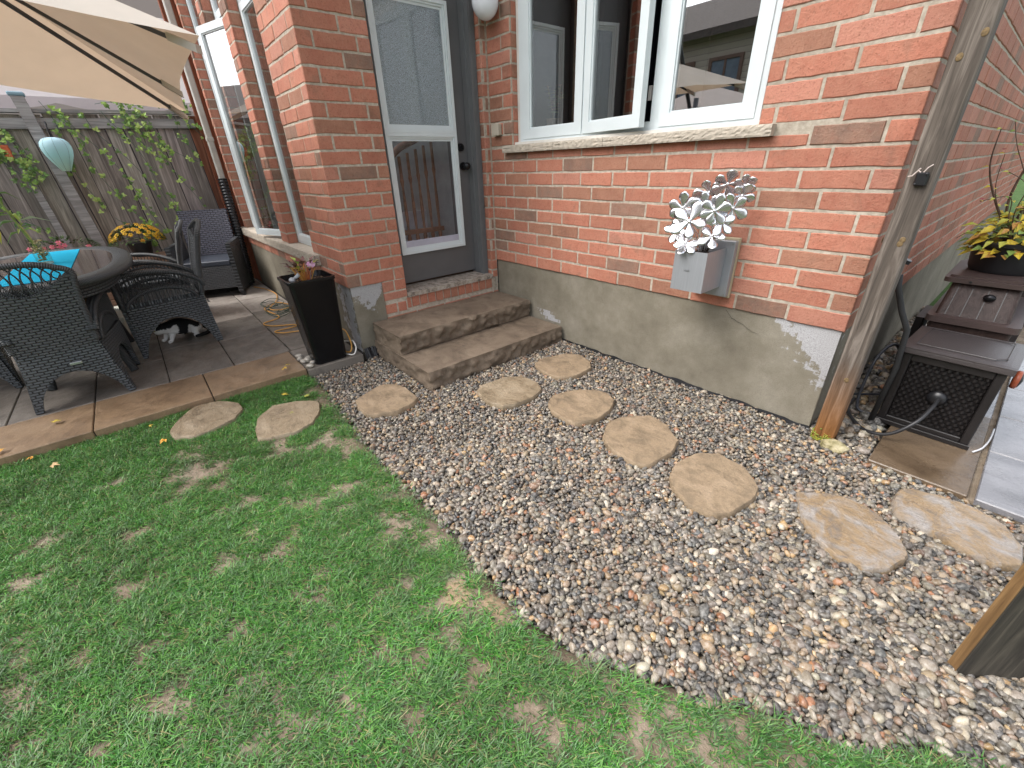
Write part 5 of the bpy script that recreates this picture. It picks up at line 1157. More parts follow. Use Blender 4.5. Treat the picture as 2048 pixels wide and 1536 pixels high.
# ------------------------------------------------------------------ table
tb_ = empty('dining_table', (-1.26, -2.965, PZ), 0, 'oval dark wicker dining table with an inset glass top on the patio', 'table')
def sup(a, bx_, by_, n_=2.5): c, s_ = math.cos(a), math.sin(a); return (bx_*abs(c)**(2/n_)*(1 if c > 0 else -1), by_*abs(s_)**(2/n_)*(1 if s_ > 0 else -1))
def ringmesh(prof, bx_, by_, n_=72):
    mb = MB(); vs = []; fs = []; uv = []
    for (d, z) in prof:
        for k in range(n_): x, y = sup(6.28318*k/n_, bx_-d, by_-d); vs.append((x, y, z)); uv.append((k/n_*4.4, d+z))
    for i in range(len(prof)-1):
        for k in range(n_): fs.append((i*n_+k, i*n_+(k+1) % n_, (i+1)*n_+(k+1) % n_, (i+1)*n_+k))
    mb.add(vs, fs, 0, None, uv); return mb
b = ringmesh([(.115, .70), (.03, .692), (.006, .70), (0, .715), (.004, .733), (.02, .744), (.06, .748), (.105, .742), (.112, .735)], .90, .47); b.build('rim', WKR, tb_, smooth=True)
gt = NB('rippled glass table top'); gt.base((.16, .135, .13), gt.ramp(gt.noise(3, 3), [(.3, .04), (.7, .10)]), .8); gt.bump(gt.noise(8, 2), .02, .004)
b = MB(); b.prism([sup(6.28318*k/72, .792, .362) for k in range(72)], .715, .7375); b.build('glass_top', gt.m, tb_)
b = ringmesh([(.05, .70), (.05, .62), (.07, .61), (.09, .62), (.09, .70)], .86, .42); b.build('apron', WK, tb_)
for sx in (-1, 1):
    for sy in (-1, 1):
        b = MB(); b.tube([(sx*.40, sy*.22, 0), (sx*.34, sy*.16, .35), (sx*.42, sy*.22, .66)], [.025, .028, .04], 10); b.build('leg', WKR, tb_, smooth=True)
TZ = PZ+.7375
# runner
b = MB(); b.sheet(lambda u, v: (-2.02+1.50*u, -3.108+.295*v, TZ+.003+(.0)), 40, 6, .002)
o = b.build('table_runner', mat_cloth('turquoise runner cloth', (.035, .42, .66), 0.0, .8)); tag(o, 'bright turquoise cloth runner laid along the table', 'table runner')
# vase with a cut stem
vx, vy = -1.28, -2.955
va = empty('glass_vase', (vx, vy, TZ+.006), 0, 'cylindrical glass vase of pebbles and water holding a leafy stalk on the turquoise runner', 'vase')
gv = NB('vase glass'); t1 = gv.n('BsdfTransparent'); t1.inputs[0].default_value = (.86, .9, .86, 1); t2 = gv.n('BsdfGlossy'); t2.inputs['Roughness'].default_value = .02; mx = gv.n('MixShader'); fr = gv.n('LayerWeight', i_Blend=.25); gv.l(gv.math('MULTIPLY', fr.outputs['Fresnel'], .22), mx.inputs[0]); gv.l(t1.outputs[0], mx.inputs[1]); gv.l(t2.outputs[0], mx.inputs[2]); gv.l(mx.outputs[0], gv.out.inputs[0])
b = MB(); b.lathe([(.040, .0), (.0405, .01), (.044, .165)], (0, 0, 0), 24); b.build('vase', gv.m, va, smooth=True); b = MB(); b.cyl((0, 0, -.001), (0, 0, .010), .040, n=24); b.build('foot', simple('thick pale glass foot', (.55, .66, .66), .1), va)
b = MB()
for i in range(70):
    a = random.uniform(0, 6.28); r_ = .03*math.sqrt(random.random()); z = .022+.13*random.random(); b.sphere((r_*math.cos(a), r_*math.sin(a), z), random.uniform(.006, .010), (1, 1, .8), 7, 5, 0, random.choice([(.55, .42, .27), (.60, .45, .25), (.35, .28, .16)] if z > .07 else [(.16, .15, .08), (.22, .20, .13), (.30, .26, .16)]))
b.build('pebbles', LEAF, va, smooth=True)
b = MB(); st = cr([(0, 0, .06), (-.01, -.03, .22), (-.03, -.06, .38), (-.06, -.10, .55)], 8); b.tube(st, [.008*(1-.5*i/len(st)) for i in range(len(st))], 6, 0, (.16, .24, .05)); b.tube(cr([(.0, 0, .06), (.0, -.015, .20), (-.03, -.05, .30)], 6), .004, 6, 0, (.35, .34, .10))
for i in range(16):
    k = random.randint(8, len(st)-1); a = random.uniform(0, 6.28); b.leaf(st[k], (math.cos(a), math.sin(a), random.uniform(-.3, .6)), (0, 0, 1), random.uniform(.07, .13), random.uniform(.014, .028), random.choice([(.20, .30, .05), (.30, .40, .08), (.14, .24, .05)]), curl=.4)
b.leaf((-.02, -.045, .28), (.1, -.9, .1), (0, 0, 1), .09, .014, (.35, .40, .2)); b.leaf((-.02, -.13, .27), (.05, -.25, -1), (1, 0, 0), .13, .026, (.55, .50, .06)); b.leaf((-.02, -.03, .28), (-.1, .9, .15), (0, 0, 1), .16, .012, (.40, .44, .26))
b.build('stalk', LEAF, va)

# ------------------------------------------------------------------ cat under the chair (black and white, crouching)
def build_cat():
    # metric body built as one skinned surface
    J = []; E_ = []; Rr = []
    def jt(p, r_, par=None):
        J.append(p); Rr.append(r_ if isinstance(r_, tuple) else (r_, r_)); i = len(J)-1
        if par is not None: E_.append((par, i))
        return i
    # cat faces -X in its own frame, length along X
    hip = jt((.135, 0, .085), (.066, .074)); mid = jt((.06, .0, .10), (.064, .070), hip); ch = jt((-.03, 0, .095), (.055, .062), mid); nk = jt((-.082, -.008, .112), (.040, .044), ch); hd = jt((-.122, -.014, .118), (.043, .043), nk); mz = jt((-.156, -.020, .098), (.022, .020), hd)
    for sy in (-1, 1):
        s1 = jt((-.048, sy*.036, .07), .026, ch); s2 = jt((-.070, sy*.040, .035), .017, s1); s3 = jt((-.078, sy*.040, .014), .014, s2); jt((-.106, sy*.042, .012), .014, s3)
        h1 = jt((.125, sy*.052, .06), .038, hip); h2 = jt((.085, sy*.066, .030), .024, h1); h3 = jt((.118, sy*.070, .014), .014, h2); jt((.070, sy*.072, .012), .014, h3)
    t0 = jt((.195, .005, .055), .020, hip); t1_ = jt((.215, -.04, .022), .016, t0); t2_ = jt((.185, -.095, .015), .015, t1_); t3_ = jt((.125, -.118, .014), .015, t2_); jt((.06, -.112, .013), .012, t3_)
    me = bpy.data.meshes.new('body'); me.from_pydata(J, E_, []); o = bpy.data.objects.new('body', me); col.objects.link(o)
    m_ = o.modifiers.new('skin', 'SKIN'); m_.use_smooth_shade = True
    for i, v_ in enumerate(me.skin_vertices[0].data): v_.radius = Rr[i]; v_.use_root = (i == 0)
    o.modifiers.new('sub', 'SUBSURF').levels = 3; o.modifiers['sub'].render_levels = 3
    dgp = bpy.context.evaluated_depsgraph_get(); ev = o.evaluated_get(dgp); m2 = bpy.data.meshes.new_from_object(ev); bpy.data.objects.remove(o)
    at = m2.color_attributes.new('col', 'FLOAT_COLOR', 'POINT'); Bk = (.012, .012, .013); Wh = (.72, .70, .68)
    for i, v_ in enumerate(m2.vertices):
        x, y, z = v_.co; w1 = noise.noise(v_.co*14)*.02; c_ = Bk
        if x < -.015+w1 and z < .125+w1 and x > -.115: c_ = Wh                      # chest and front legs
        if x < -.10 and z < .128+w1: c_ = Wh             # muzzle
        if x < -.118 and abs(y+.016) < .014: c_ = Wh                     # blaze
        if .06+w1 < x < .165+w1 and z < .085+w1*2 and y < -.01: c_ = Wh        # white flank
        if z < .022 and x < .05 and x > -.13 and abs(y) < .06: c_ = Wh
        if y < -.085 or x > .185: c_ = Bk                                      # tail
        if x < -.085 and z > .132 and abs(y+.016) > .009: c_ = Bk
        at.data[i].color = (*c_, 1)
    for p in m2.polygons: p.use_smooth = True
    m2.materials.clear(); m2.materials.append(FUR); return m2
fu = NB('cat fur'); c = fu.attr('col'); fu.base(fu.mix(.25, c, fu.mix(1.0, c, fu.ramp(fu.noise(180, 3), [(.3, .5), (.7, 1.)]), 'MULTIPLY')), .85, .2); fu.bump(fu.noise(260, 3), .6, .003); FUR = fu.m
cat = empty('cat', (-1.42, -2.42, PZ), R(114), 'small black and white cat crouching on the pavers under a wicker chair', 'cat'); cat.scale = (1.08,)*3
cb_ = bpy.data.objects.new('body', build_cat()); col.objects.link(cb_); cb_.parent = cat
b = MB()
for sy in (-1, 1):
    c0 = Vector((-.108, -.014+sy*.028, .148)); b.add([c0+Vector((.012, -sy*.012, .002)), c0+Vector((-.006, sy*.016, -.006)), c0+Vector((.010, sy*.010, -.012)), c0+Vector((-.002, sy*.010, .034))], [(0, 1, 3), (1, 2, 3), (2, 0, 3), (0, 2, 1)], 0, (.02, .018, .018))
b.build('ears', FUR, cat)
b = MB(); 
for sy in (-1, 1): b.sphere((-.158, -.016+sy*.019, .122), .0062, (.6, 1, 1), 8, 6, 0, (.30, .32, .08)); b.sphere((-.1615, -.016+sy*.019, .122), .003, (.6, .5, 1.2), 6, 4, 0, (.005, .005, .005))
b.sphere((-.179, -.021, .104), .0042, (.8, 1, .7), 6, 4, 0, (.30, .10, .09)); b.build('face', LEAF, cat)

# ------------------------------------------------------------------ things under / behind the table
bk = MB()
for i in range(15):
    z = .01+i*.026; bk.tube([(x, y, z+.004*math.sin(k*2.2+i*1.6)) for k, (x, y) in enumerate(rrect(-.17, .17, -.17, .17, .03, 3)*1)], .0125, 6, 0, (.20*random.uniform(.7, 1.3), .115, .06), closed=True)
bk.prism(rrect(-.16, .16, -.16, .16, .03), 0, .36, 0, (.08, .045, .025))
o = bk.build('wicker_basket', LEAF, smooth=True); o.location = (-1.98, -2.98, PZ+.20); tag(o, 'brown woven basket seen between the chairs, standing on a pale box', 'basket')
b = MB(); b.box(-.24, .24, -.24, .24, .0, .16, bev=.01); b.box(-.25, .25, -.25, .25, .1605, .198, bev=.006)
bx = empty('storage_box', (-1.98, -2.98, PZ), 0, 'pale cream box with dark latch under the brown woven basket', 'box'); b.build('body', simple('cream plastic box', (.60, .60, .52), .5), bx)
b = MB(); b.box(.2405, .27, .02, .16, .03, .11, bev=.006); b.build('latch', BLACK, bx)
pb_ = MB(); 
for z in (0, .12, .24, .36): pb_.box(-.10, .10, -.9, .20, z, z+.115, bev=.006)
pb_.box(-.14, .14, -.93, .23, .48, .52, bev=.006)
o = pb_.build('raised_planter', mat_wood('bleached planter wood', srgb(120, 92, 76), srgb(176, 142, 120), srgb(206, 178, 156), 'y', .8)); o.location = (-3.36, -2.35, PZ-.05); tag(o, 'bleached wooden raised planter box along the foot of the fence', 'planter box')
mumr = empty('potted_mum', (-3.30, -2.42, PZ+.47), 0, 'yellow chrysanthemum in a dark pot in front of the fence', 'potted plant')
b = MB(); b.lathe([(.001, 0), (.08, 0), (.11, .14), (.118, .15), (.001, .14)], (0, 0, 0), 20); b.build('pot', POTB, mumr, smooth=True)
b = MB()
for i in range(420):
    d = Vector((random.gauss(0, 1), random.gauss(0, 1.5), abs(random.gauss(0, .8)))).normalized(); p = Vector((0, 0, .15))+Vector((d.x*.16, d.y*.22, d.z*.15)); b.leaf(p, d, (0, 0, 1), .045, .024, random.choice([(.02, .05, .015), (.03, .08, .02), (.045, .10, .03)]))
b.build('foliage', LEAF, mumr)
for i in range(95):
    b = MB()
    d = Vector((random.gauss(.35, .8), random.gauss(0, 1.2), abs(random.gauss(.7, .6)))).normalized(); p = Vector((0, 0, .17))+Vector((d.x*.17, d.y*.24, d.z*.17)); flower_disc(b, p, d+Vector((.2, 0, .4)), .026, 7, random.choice([(.75, .42, .01), (.80, .50, .02), (.70, .34, .01)]), (.35, .16, .01), .15); b.build('bloom', LEAF, mumr)
pkr = empty('potted_pink_flowers', (-3.30, -3.02, PZ+.47), 0, 'small dark plant with coral pink blooms left of the yellow one', 'potted plant')
b = MB(); b.lathe([(.001, 0), (.07, 0), (.10, .12), (.001, .12)], (0, 0, 0), 18); b.build('pot', POTB, pkr, smooth=True)
b = MB()
for i in range(240):
    d = Vector((random.gauss(0, 1), random.gauss(0, 1.6), abs(random.gauss(0, .8)))).normalized(); p = Vector((0, 0, .13))+Vector((d.x*.13, d.y*.26, d.z*.12)); b.leaf(p, d, (0, 0, 1), .045, .024, random.choice([(.03, .07, .02), (.05, .11, .04)]))
b.build('foliage', LEAF, pkr)
for i in range(11): b = MB(); p = Vector((.10, random.uniform(-.26, .26), random.uniform(.12, .26))); flower_disc(b, p, (1, 0, .5), .026, 6, (.72, .14, .24), (.6, .3, .1), .2); b.build('bloom', LEAF, pkr)

# ------------------------------------------------------------------ fence (runs along Y at x = -3.6, leaning a little, rails falling to the left)
FX = -3.60; FZ = PZ-.06
fen = empty('board_fence', (FX, -3.3, 0), 0, 'weathered grey vertical board fence with a top rail behind the patio', 'fence')
FW = mat_wood('weathered grey fence wood', srgb(92, 87, 82), srgb(146, 139, 132), srgb(198, 190, 180), 'z', .85, None, .8, True)
FR = mat_wood('weathered fence rail', srgb(106, 103, 102), srgb(152, 149, 148), srgb(188, 185, 183), 'y', .85, None, .8)
top = lambda y: 1.890+.040*(y+3.3)/1.9          # top of the boards
shear = .05                                      # boards lean towards the left as they rise
def yl2(y, z): return y-3.3*0+0-(z-1.0)*shear
y = -6.2; bd = MB(); br2 = MB()
while y < -.55:
    wd = random.choice([.136, .138, .140]); tone = random.uniform(.62, 1.3); brown = y > -1.62
    x0 = random.uniform(-.003, .003); zt = top(y)+random.uniform(-.004, .004); gap = random.choice([.004, .006, .012]); 
    lean = shear+random.uniform(-.004, .004)
    tgt = br2 if brown else bd
    vs = []
    for (yy, zz) in ((y, 0.0), (y+wd, 0.0), (y+wd, zt), (y, zt)):
        ys_ = yy+3.3-(zz-1.0)*lean; vs += [(x0, ys_, zz), (x0-.018, ys_, zz)]
    c_ = (tone, tone*random.uniform(.95, 1.0), tone*random.uniform(.92, 1.02))
    tgt.add(vs, [(0, 2, 4, 6), (1, 7, 5, 3), (0, 1, 3, 2), (2, 3, 5, 4), (4, 5, 7, 6), (6, 7, 1, 0)], 0, c_); y += wd+gap
bd.build('boards', FW, fen)
br2.build('brown_boards', mat_wood('reddish brown fence wood', srgb(70, 42, 32), srgb(118, 76, 56), srgb(160, 112, 84), 'z', .8, None, .8, True), fen)
def rail(z, h_, th=.038, y0=-6.2, y1=-1.50):
    b = MB(); f = lambda y: z+.040*(y+3.3)/1.9
    vs = []
    for yy in (y0, y1):
        ys_ = yy+3.3; zz = f(yy); vs += [(.004, ys_, zz), (.004+th, ys_, zz), (.004+th, ys_, zz+h_), (.004, ys_, zz+h_)]
    b.add(vs, [(0, 1, 2, 3), (4, 7, 6, 5), (0, 4, 5, 1), (1, 5, 6, 2), (2, 6, 7, 3), (3, 7, 4, 0)]); return b.build('rail', FR, fen)
rail(1.765, .088); rail(.42, .088)
b = MB(); f = lambda y: 1.930+.040*(y+3.3)/1.9
vs = []
for yy in (-6.2, -1.50): ys_ = yy+3.3; zz = f(yy)-.032; vs += [(-.035, ys_, zz), (.055, ys_, zz), (.055, ys_, zz+.030), (-.035, ys_, zz+.030)]
b.add(vs, [(0, 1, 2, 3), (4, 7, 6, 5), (0, 4, 5, 1), (1, 5, 6, 2), (2, 6, 7, 3), (3, 7, 4, 0)]); b.build('cap_rail', FR, fen)
for yp in (-5.2, -2.77):
    b = MB()
    vs = []
    for zz in (0, 2.03): ys_ = yp+3.3-(zz-1.0)*shear*1.5; vs += [(.043, ys_-.045, zz), (.133, ys_-.045, zz), (.133, ys_+.045, zz), (.043, ys_+.045, zz)]
    b.add(vs, [(0, 3, 2, 1), (4, 5, 6, 7), (0, 1, 5, 4), (1, 2, 6, 5), (2, 3, 7, 6), (3, 0, 4, 7)]); p_ = b.build('post', FR, fen)
    ys_ = yp+3.3-(2.03-1.0)*shear*1.5; b = MB(); b.box(.033, .143, ys_-.058, ys_+.058, 2.031, 2.065, bev=.008); b.build('cap', simple('pale blue post cap', srgb(128, 158, 172), .5), p_)
# narrow grey batten
b = MB(); vs = []
for zz in (.1, 1.75): ys_ = -3.02+3.3-(zz-1.0)*shear*1.2; vs += [(.043, ys_-.03, zz), (.062, ys_-.03, zz), (.062, ys_+.03, zz), (.043, ys_+.03, zz)]
b.add(vs, [(0, 3, 2, 1), (4, 5, 6, 7), (0, 1, 5, 4), (1, 2, 6, 5), (2, 3, 7, 6), (3, 0, 4, 7)]); b.build('batten', FR, fen)
rb = mat_wood('red brown tall board wood', srgb(92, 50, 36), srgb(140, 82, 60), srgb(176, 118, 88), 'z', .8)
b = MB(); b.box(0, .03, 0, .16, 0, 3.6); o = b.build('tall_board', rb); o.location = (-3.56, -1.475, 0); o.rotation_euler = (0, 0, R(8)); tag(o, 'tall reddish brown board standing between fence end and downspout', 'board')
# ivy on the fence
iv = empty('ivy', (FX+.02, -3.3, 0), 0, 'light green ivy trailing down the grey board fence', 'climbing plant')
b = MB(); lf = MB(); GI = [(.20, .36, .08), (.30, .48, .10), (.13, .26, .06), (.42, .56, .16), (.09, .18, .06)]
strands = [(-3.35, 1.9, -3.05, 1.25, 70), (-3.2, 1.85, -3.0, 1.30, 60), (-3.1, 1.8, -2.92, 1.38, 55), (-3.3, 1.62, -2.98, 1.45, 60), (-2.72, 2.0, -2.62, 1.0, 40), (-2.66, 1.95, -2.30, .78, 70), (-2.55, 1.90, -2.1, .75, 45), (-2.42, 1.9, -2.0, .95, 26), (-2.25, 1.95, -1.90, .80, 40), (-2.2, 1.9, -1.62, 1.45, 34), (-2.15, 2.0, -1.95, 1.4, 45), (-2.05, 1.95, -1.85, 1.55, 30), (-1.98, 1.95, -1.72, .98, 34), (-1.72, 1.9, -1.60, 1.5, 18), (-1.60, 2.0, -1.48, 1.70, 22), (-2.3, 2.0, -1.55, 2.02, 60), (-2.0, 1.15, -1.88, .55, 34), (-2.5, .95, -2.2, .55, 30), (-3.4, 1.3, -3.1, .8, 30)]
for (y0, z0, y1, z1, n_) in strands:
    P = []; ph = random.uniform(0, 6)
    for i in range(24): t = i/23; P.append((.055+.012*math.sin(t*9+ph), y0+3.3+(y1-y0)*t+.035*math.sin(t*8+ph), z0+(z1-z0)*t+.015*math.sin(t*13+ph)))
    b.tube(P, .0022, 5)
    for k in range(int(n_*.72)):
        p = Vector(random.choice(P))+Vector((random.uniform(0, .035), random.gauss(0, .020), random.gauss(0, .020))); a = random.uniform(0, 6.28)
        s_ = random.uniform(.026, .052); cc = random.choice(GI); n0 = (1, random.uniform(-.6, .6), random.uniform(-.2, .8))
        for q in (-.9, 0, .9): lf.leaf(p, (random.uniform(-.1, .4), math.cos(a+q), math.sin(a+q)-.3), n0, s_*(1 if q == 0 else .72), s_*.62, cc, curl=.2)
b.build('stems', simple('green wire stem', (.03, .10, .07), .6), iv); lf.build('leaves', LEAF, iv)
# paper lantern on a hook
ln = empty('paper_lantern', (-3.35, -2.735, 1.40), 0, 'pale turquoise tapered paper lantern hanging from a hook on the fence post', 'lantern')
LNM = NB('turquoise paper'); tcn = LNM.n('TexCoord'); sp = LNM.n('SeparateXYZ'); LNM.l(tcn.outputs['Object'], sp.inputs[0]); wv = LNM.n('TexWave', wave_type='BANDS', bands_direction='Z', i_Scale=22.); LNM.l(tcn.outputs['Object'], wv.inputs[0])
c = LNM.ramp(sp.outputs[2], [(.0, srgb(206, 226, 206)), (.14, srgb(190, 230, 228)), (.27, srgb(200, 232, 244))]); LNM.base(c, .8, .2); LNM.bump(wv.outputs[0], .25, .004)
tl = LNM.n('BsdfTranslucent'); LNM.l(c, tl.inputs[0]); mx = LNM.n('MixShader'); mx.inputs[0].default_value = .35; LNM.l(LNM.b.outputs[0], mx.inputs[1]); LNM.l(tl.outputs[0], mx.inputs[2]); LNM.l(mx.outputs[0], LNM.out.inputs[0])
b = MB(); prof = [(.034, 0), (.052, .035), (.078, .085), (.100, .135), (.113, .18), (.114, .215), (.104, .25), (.080, .275), (.045, .288), (.03, .29)]
b.lathe(prof, (0, 0, 0), 28); b.build('shade', LNM.m, ln, smooth=True)
b = MB()
for i in range(8): a = i*math.pi/4; b.tube([((r_+.001)*math.cos(a), (r_+.001)*math.sin(a), z) for r_, z in prof], .0010, 4)
b.build('ribs', simple('dark lantern wire', (.10, .14, .12), .6), ln)
b = MB(); b.tube(cr([(.0, 0, .29), (0, 0, .34), (-.03, 0, .40), (-.09, .0, .43), (-.12, 0, .40)], 6), .006, 6); b.build('hook', BLACKM, ln, smooth=True)
b = MB(); b.box(-.012, .012, -.03, .03, 0, .09, bev=.004); b.box(-.010, .010, -.028, .028, .091, .115); o = b.build('fence_tag', simple('orange plastic tag', (.60, .14, .05), .5), None, loc=(-3.52, -3.10, 1.52)); tag(o, 'small orange plastic tag fixed to the fence board at the far left', 'tag')

# ------------------------------------------------------------------ patio umbrella
UMB = mat_cloth('beige umbrella cloth', (.72, .68, .61), .36, .9, (.60, .44, .31)); RIB = simple('dark grey aluminium rib', (.07, .075, .085), .4, .5, metal=.4)
um = empty('cantilever_umbrella', (-1.18, -2.97, PZ), 0, 'large square beige cantilever umbrella over the dining table', 'umbrella')
oz = PZ; ox, oy = -1.18, -2.97
P1 = Vector((.0-ox, -1.85-oy, 1.95-oz)); P2 = Vector((-2.35-ox, -1.70-oy, 1.85-oz)); P3 = Vector((-2.36-ox, -4.10-oy, 2.07-oz)); P4 = Vector((.0-ox, -4.22-oy, 2.17-oz)); HB = Vector((0, 0, 2.60-oz))
cn = [P1, P2, P3, P4]; cm = MB()
def upan(A, B):
    def f(u, v):      # v: 0 hub .. 1 edge; the cloth sags between its ribs and arches up at mid-edge
        e_ = A.lerp(B, u); e_ = e_+Vector((0, 0, .035*4*u*(1-u)*.5))
        cx = (HB+Vector((0, 0, .015))).lerp(e_, .0+v); pull = (e_-HB); ins_ = Vector((-pull.x, -pull.y, 0))*(.05*4*abs(u-.5 if False else u)*(1-u)*v*v)
        seg = u*2 % 1; sag = .03*4*seg*(1-seg)*v*(1-v*.6); return cx+ins_-Vector((0, 0, sag))
    return f
for i in range(4): cm.sheet(upan(cn[i], cn[(i+1) % 4]), 24, 14, 0)
cm.build('canopy', UMB, um, smooth=True, fix=False)
# vent cap and corner pockets
vc = MB()
for i in range(4):
    A, B = cn[i]-HB, cn[(i+1) % 4]-HB; vc.sheet(lambda u, v, A=A, B=B: HB+Vector((0, 0, .10))+A.lerp(B, u)*(.22*v)+Vector((0, 0, -.02*v)), 4, 4, 0)
vc.build('vent_cap', UMB, um, smooth=True)
for i in range(8):
    b = MB(); A = cn[i//2] if i % 2 == 0 else cn[i//2].lerp(cn[(i//2+1) % 4], .5)*.955+Vector((0, 0, .07)); e_ = A*.985; h0 = Vector((0, 0, HB.z-.045)); e2 = e_-Vector((0, 0, .028))
    d = (e2-h0); sd_ = d.cross(Vector((0, 0, 1))).normalized()*.010; up_ = Vector((0, 0, .022)); vs = []
    for q in (h0, h0+d*.965): vs += [q-sd_-up_*.5, q+sd_-up_*.5, q+sd_+up_*.5, q-sd_+up_*.5]
    b.add(vs, [(0, 3, 2, 1), (4, 5, 6, 7), (0, 1, 5, 4), (1, 2, 6, 5), (2, 3, 7, 6), (3, 0, 4, 7)]); rb_ = b.build('rib', RIB, um)
    b = MB(); vs = []
    for q in (h0+d*.91, h0+d*1.0): vs += [q-sd_*1.9-up_*.75, q+sd_*1.9-up_*.75, q+sd_*1.9+up_*.9, q-sd_*1.9+up_*.9]
    b.add(vs, [(0, 3, 2, 1), (4, 5, 6, 7), (0, 1, 5, 4), (1, 2, 6, 5), (2, 3, 7, 6), (3, 0, 4, 7)]); b.build('pocket', UMB, rb_)
b = MB(); b.cyl(HB-Vector((0, 0, .16)), HB-Vector((0, 0, .0)), .05, .06, 16); b.build('hub', RIB, um)
b = MB(); b.tube([Vector((0, -2.1, 0)), Vector((0, -2.1, 2.1))], .04, 12); b.build('mast', RIB, um, smooth=True)
b = MB(); b.tube([Vector((0, -2.1, 1.7)), Vector((0, -1.4, 2.75)), Vector((0, 0, 2.62)), HB], .03, 10); b.build('arm', RIB, um, smooth=True)
b = MB(); b.box(-.45, .45, -2.55, -1.65, 0, .08, bev=.01); b.build('base', BLACK, um)

# ------------------------------------------------------------------ beyond the fence
nb_ = empty('neighbour_gazebo', (-4.7, -2.6, 0), 0, 'neighbour\'s pale pinkish gazebo canopy with a scalloped edge behind the fence', 'gazebo')
GZ = mat_cloth('pale pink canopy cloth', (.86, .80, .82), .62)
b = MB()
def vz(y): return 2.045+.055*(y+.0)*0
def edgez(t):     # scalloped lower edge along Y; t in -1.4..2.4 (local)
    return 2.115-.085*abs(math.sin((t+.02)*math.pi/1.15))**.8
b.sheet(lambda u, v: (-.02*v, -1.6+3.8*u, edgez(-1.6+3.8*u)*(1-v)+2.17*v), 80, 4, 0)
b.sheet(lambda u, v: (-.02-2.2*v, -1.6+3.8*u, 2.17+1.35*v-.05*math.sin(math.pi*v)), 20, 6, 0)
b.build('canopy', GZ, nb_, smooth=True, fix=False)
for y in (-1.5, 2.1): b = MB(); b.box(-2.04, -1.96, y-.04, y+.04, 0, 3.2); b.build('post', BLACKM, nb_)
nbm = NB('neighbour mauve brick'); tb2 = nbm.n('TexBrick'); tb2.inputs['Scale'].default_value = 1; tb2.inputs['Brick Width'].default_value = .25; tb2.inputs['Row Height'].default_value = .08; tb2.inputs['Mortar Size'].default_value = .005
tb2.inputs['Color1'].default_value = (*srgb(150, 120, 116), 1); tb2.inputs['Color2'].default_value = (*srgb(128, 104, 104), 1); tb2.inputs['Mortar'].default_value = (*srgb(170, 156, 150), 1)
nbm.l(nbm.coord(rot=(R(90), 0, R(90))), tb2.inputs[0]); nbm.base(tb2.outputs[0], .85)
nh = empty('neighbour_house', (-12, 0, 0), 0, 'neighbour\'s mauve brick house far beyond the fence', 'house')
b = MB(); b.box(-6, 0, -12, 9, 0, 6.4); b.build('wall', nbm.m, nh)
b = MB(); b.box(-6.4, .5, -12.4, 9.4, 6.41, 6.6); b.add([(-6.4, -12.4, 6.61), (.5, -12.4, 6.61), (.5, 9.4, 6.61), (-6.4, 9.4, 6.61), (-3, -12.4, 8.6), (-3, 9.4, 8.6)], [(0, 1, 4), (1, 2, 5, 4), (2, 3, 5), (3, 0, 4, 5)]); b.build('roof', simple('grey shingle', (.12, .11, .11), .9, bump=.6, bs=12), nh)
for y in (-8, -4, 1): b = MB(); frame_rect(b, (0.02, 0), (0, 1), (1, 0), y, y+1.4, 3.4, 4.9, .08, -.02, .04); fo2 = b.build('window', WHITE, nh); quad((0.02, 0), (0, 1), (1, 0), y+.08, y+1.32, 3.48, 4.82, .0, 'pane', mat_glass(), fo2)
b = MB(); b.box(-.05, .0, -2.4, 1.2, 0, 2.02)
for i in range(40): b.box(.001, .012, -2.38+i*.09, -2.36+i*.09, .1, 2.0)
o = b.build('neighbour_screen', simple('dark slatted screen', (.05, .04, .045), .8, var=.4), None, loc=(-5.3, -2.3, 0)); tag(o, 'dark slatted screen in the shade of the neighbour\'s gazebo', 'screen')

# houses and umbrella behind the camera, seen mirrored in the kitchen window
SID = NB('beige lap siding'); wv = SID.n('TexWave', wave_type='BANDS', bands_direction='Z', wave_profile='SAW', i_Scale=1.9); SID.l(SID.coord(), wv.inputs[0]); SID.base(SID.ramp(wv.outputs[0], [(.0, srgb(110, 104, 96)), (.12, srgb(178, 170, 158)), (1., srgb(192, 184, 172))]), .7); SID.bump(wv.outputs[0], .5, .02)
SHG = simple('brown grey shingle', srgb(92, 84, 80), .9, var=.25, scale=14, bump=.5, bs=20)
def back_house(x0, x1, y, eave, ridge, label, wins):
    h_ = empty('back_house', (0, y, 0), 0, label, 'house'); b = MB(); b.box(x0, x1, -8, 0, 0, eave); b.build('wall', SID.m, h_)
    b = MB(); xr = (x0+x1)/2; b.add([(x0-.4, .5, eave-.15), (x1+.4, .5, eave-.15), (x1+.4, -4, ridge), (x0-.4, -4, ridge), (x0-.4, -8.5, eave-.15), (x1+.4, -8.5, eave-.15)], [(0, 1, 2, 3), (3, 2, 5, 4), (0, 3, 4), (1, 5, 2)]); b.add([(x0-.4, .52, eave-.3), (x1+.4, .52, eave-.3), (x1+.4, .52, eave-.1), (x0-.4, .52, eave-.1)], [(0, 1, 2, 3)]); b.build('roof', SHG, h_)
    b = MB(); b.box(xr, xr+.35, -3.2, -2.8, ridge-.4, ridge+.5); b.build('chimney', SHG, h_)
    for (wx, wz) in wins:
        b = MB(); frame_rect(b, (0, .03), (-1, 0), (0, 1), -wx-1.1, -wx, wz, wz+1.25, .09, -.02, .05); b.box(wx+.52, wx+.58, .0, .07, wz+.09, wz+1.16); fo2 = b.build('window', simple('brown window frame', srgb(120, 96, 84), .6), h_)
        quad((0, .03), (-1, 0), (0, 1), -wx-1.01, -wx-.09, wz+.09, wz+1.16, .0, 'pane', simple('grey blue glass', srgb(120, 134, 150), .1, .8), fo2)
    return h_
